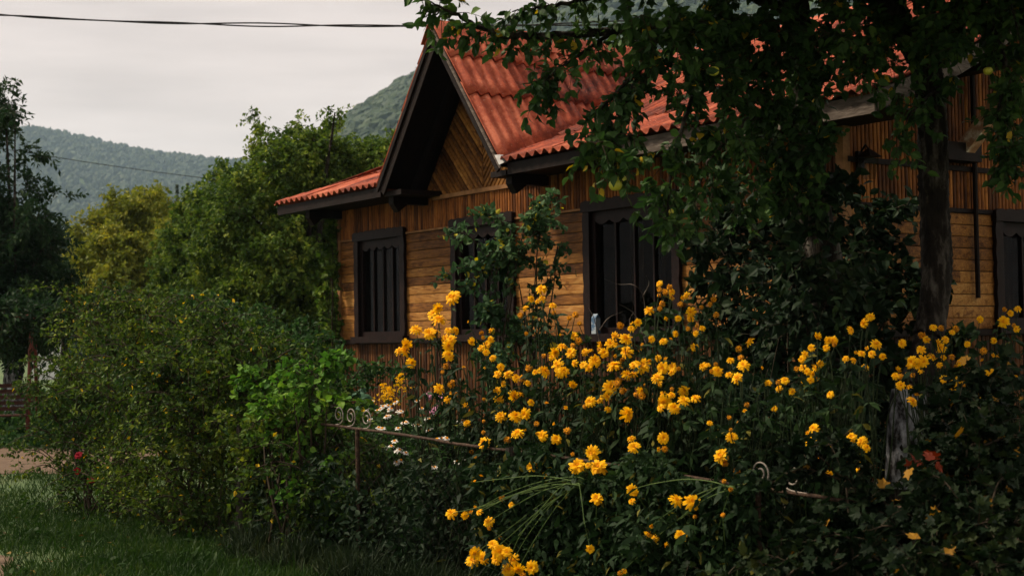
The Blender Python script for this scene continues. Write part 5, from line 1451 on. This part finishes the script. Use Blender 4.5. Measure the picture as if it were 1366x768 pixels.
k = np.sin(X * 2.3 + 1) * np.sin(Y * 1.9) > .1; X, Y = X[k], Y[k]; n = len(X)
P = np.stack([X, Y, rng.uniform(.02, .09, n)], 1)
V, T = leaf_arrays(P, np.stack([rng.normal(0, 1, n), rng.normal(0, 1, n), rng.normal(.3, .3, n)], 1), rng.uniform(.04, .11, n), .045, rng, 'near', 1.2)
tag(tri_mesh('lawn_weeds', V, T, [M['grass']]), kind='stuff')
n = 110
Y = 1 / rng.uniform(1 / 19, 1 / 9.2, n); px = rng.uniform(-30, 300, n); X = (px - 683) / FPX * Y
V, T = leaf_arrays(np.stack([X, Y, rng.uniform(.03, .09, n)], 1), np.stack([rng.normal(0, 1, n), rng.normal(0, 1, n), rng.normal(0, .2, n)], 1), rng.uniform(.04, .07, n), .035, rng, 'near', 2)
tag(tri_mesh('fallen_leaves', V, T, [M['leaf_fallen']]), kind='stuff')
n = 9000
px = rng.uniform(300, 640, n); Y = fence_y(px) + rng.uniform(-1.1, .25, n); X = (px - 683) / FPX * Y
P = np.stack([X, Y, 0 * X], 1); L_ = rng.uniform(.1, .42, n) * (.55 + .45 * np.sin(X * 7.3) * np.sin(Y * 5.1))
V, T = leaf_arrays(P, np.stack([rng.normal(0, .55, n), rng.normal(0, .55, n), np.ones(n)], 1), L_, .008, rng, 'lance', .1)
tag(tri_mesh('tall_weeds', V, T, [M['tall_grass']]), kind='stuff')
n = 9000
px = rng.uniform(330, 970, n); Y = fence_y(px) + np.where(px < 560, rng.uniform(-.5, .5, n), rng.uniform(.05, .6, n)); X = (px - 683) / FPX * Y
P = np.stack([X, Y, rng.uniform(.02, .75, n) ** 1.2 + .1 * np.sin(X * 8)], 1); L_ = rng.uniform(.035, .08, n)
V, T = leaf_arrays(P, rng.normal(0, .7, (n, 3)) + [0, -.3, -.1], L_, L_ * .5, rng, 'near', .8)
tag(tri_mesh('undergrowth', V, T, [M['leaf_dark']]), kind='stuff')
n = 9000
px = rng.uniform(925, 1340, n); Y = rng.uniform(9.3, 10.9, n) - (px - 925) / 415 * .8; Y = np.where((px > 1165) & (px < 1250), Y + .9, Y); X = (px - 683) / FPX * Y
P = np.stack([X, Y, 1.28 * rng.uniform(.05, 1, n) ** .7 + .06 * np.sin(X * 9)], 1); L_ = rng.uniform(.05, .10, n)
V, T = leaf_arrays(P, rng.normal(0, .7, (n, 3)) + [0, -.3, -.1], L_, L_ * .5, rng, 'near', .8)
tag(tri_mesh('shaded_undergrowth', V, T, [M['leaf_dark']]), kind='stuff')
n = 8500
px = rng.uniform(625, 1000, n); Y = fence_y(px) - rng.uniform(.04, .30, n); X = (px - 683) / FPX * Y
P = np.stack([X, Y, (.90 + .07 * np.sin(X * 11)) * rng.uniform(.05, 1, n) ** .75], 1); L_ = rng.uniform(.04, .10, n)
V, T = leaf_arrays(P, rng.normal(0, .6, (n, 3)) + [0, -.3, -.4], L_, L_ * .33, rng, 'lance', .7)
tag(tri_mesh('fence_undergrowth', V, T, [M['leaf_flower']]), kind='stuff')
# rough growth behind the hedge, round the swing
n = 16000
Y = rng.uniform(22.6, 40, n); px = rng.uniform(-30, 480, n); X = (px - 683) / FPX * Y
hh = (.45 + .25 * np.sin(X * 1.3) + .2 * np.sin(Y * 1.7 + X)) * np.clip((Y - 22.4) / 1.2, .2, 1) * np.where(px < 75, .55, 1.5)
P = np.stack([X, Y, np.maximum(hh, .06) * rng.uniform(.1, 1, n)], 1)
V, T = leaf_arrays(P, rng.normal(0, .6, (n, 3)) + [0, -.2, .3], rng.uniform(.12, .25, n), .09, rng, 'far', .9)
tag(tri_mesh('rough_growth', V, T, [M['leaf_garden']]), kind='stuff')

# ================================================================== garden swing at the left edge
M['swing_red'] = noise_mat('red_brown_paint', [(.3, (.06, .016, .011)), (.7, (.14, .04, .026))], 8, rough=.6)
M['swing_wood'] = noise_mat('red_brown_slat', [(.3, (.03, .014, .010)), (.7, (.08, .036, .026))], 8, stretch=(1, 6, 6), rough=.7)
b = pix(2, 560, 24); b.z = 0
root = empty('garden_swing', b, .12); tag(root, 'slatted wooden garden swing hanging from a red frame at the left edge', 'swing')
w = .52
for z0 in (0,):
    mb = MB()
    for k in range(5): mb.box(-w, w, .02 - .03 * k, .045 - .03 * k, .92 - .095 * k, .92 - .095 * k + .065)
    for x in (-w + .06, w - .06): mb.bar((x, .06, .98), (x, -.08, .46), .04, .03)
    mb.build('backrest', M['swing_wood'], root)
    mb = MB()
    for k in range(5): mb.box(-w, w, -.52 + k * .085, -.52 + k * .085 + .065, .46, .485)
    for x in (-w + .06, w - .06): mb.box(x - .02, x + .02, -.53, -.08, .42, .458)
    mb.build('seat', M['swing_wood'], root)
for x in (-w + .01, w - .01):
    mb = MB(); mb.box(x - .02, x + .02, -.5, .02, .68, .705); mb.box(x - .018, x + .018, -.48, -.44, .485, .68); mb.build('armrest', M['swing_wood'], root)
    mb = MB(); mb.tube([(x, -.3, .69), (x, -.28, 2.05)], .008, 5); mb.build('chain', M['rust'], root)
for x in (-w - .12, w + .0):
    for y in (-.55, .45):
        mb = MB(); mb.tube([(x, y, -.05), (x, -.05 + y * .12, 2.1)], .035, 8); mb.build('post', M['swing_red'], root)
mb = MB(); mb.tube([(-w - .2, -.05, 2.1), (w + .08, -.05, 2.1)], .035, 8); mb.build('crossbar', M['swing_red'], root)

# ================================================================== overhead cables
for nm, lab, ctrl, r_, two in (('power_cable', 'pair of dark twisted cables crossing the sky to behind the gable peak', [(-260, 8, 22.5), (-40, 18, 22.5), (100, 26, 22.5), (230, 31, 22.5), (400, 34, 22.5), (560, 35, 22.5), (700, 34, 22.5), (900, 27, 22.5), (1200, 8, 22.5), (1420, -14, 22.5)], .012, True),
                               ('telephone_wire', 'thin single wire sloping down across the far hillside on the left', [(-150, 178, 60), (5, 199, 60), (140, 220, 60), (275, 238, 60), (420, 255, 60), (560, 268, 60)], .016, False)):
    p = curve_pts([pix(*c) for c in ctrl], 24)
    mb = MB()
    if two:
        a = np.linspace(0, 30, len(p)); amp = .012 * (1.2 + np.sin(a * .63))
        off = np.stack([0 * a, np.sin(a) * amp, np.cos(a) * amp], 1)
        for s_ in (1, -1):
            V, F = tube_arrays((p + s_ * off)[None], np.full((1, len(p)), r_), 6); mb.arrays(V, F)
    else:
        V, F = tube_arrays(p[None], np.full((1, len(p)), r_), 6); mb.arrays(V, F)
    tag(mb.build(nm, M['cable'], smooth=True), lab, 'cable')
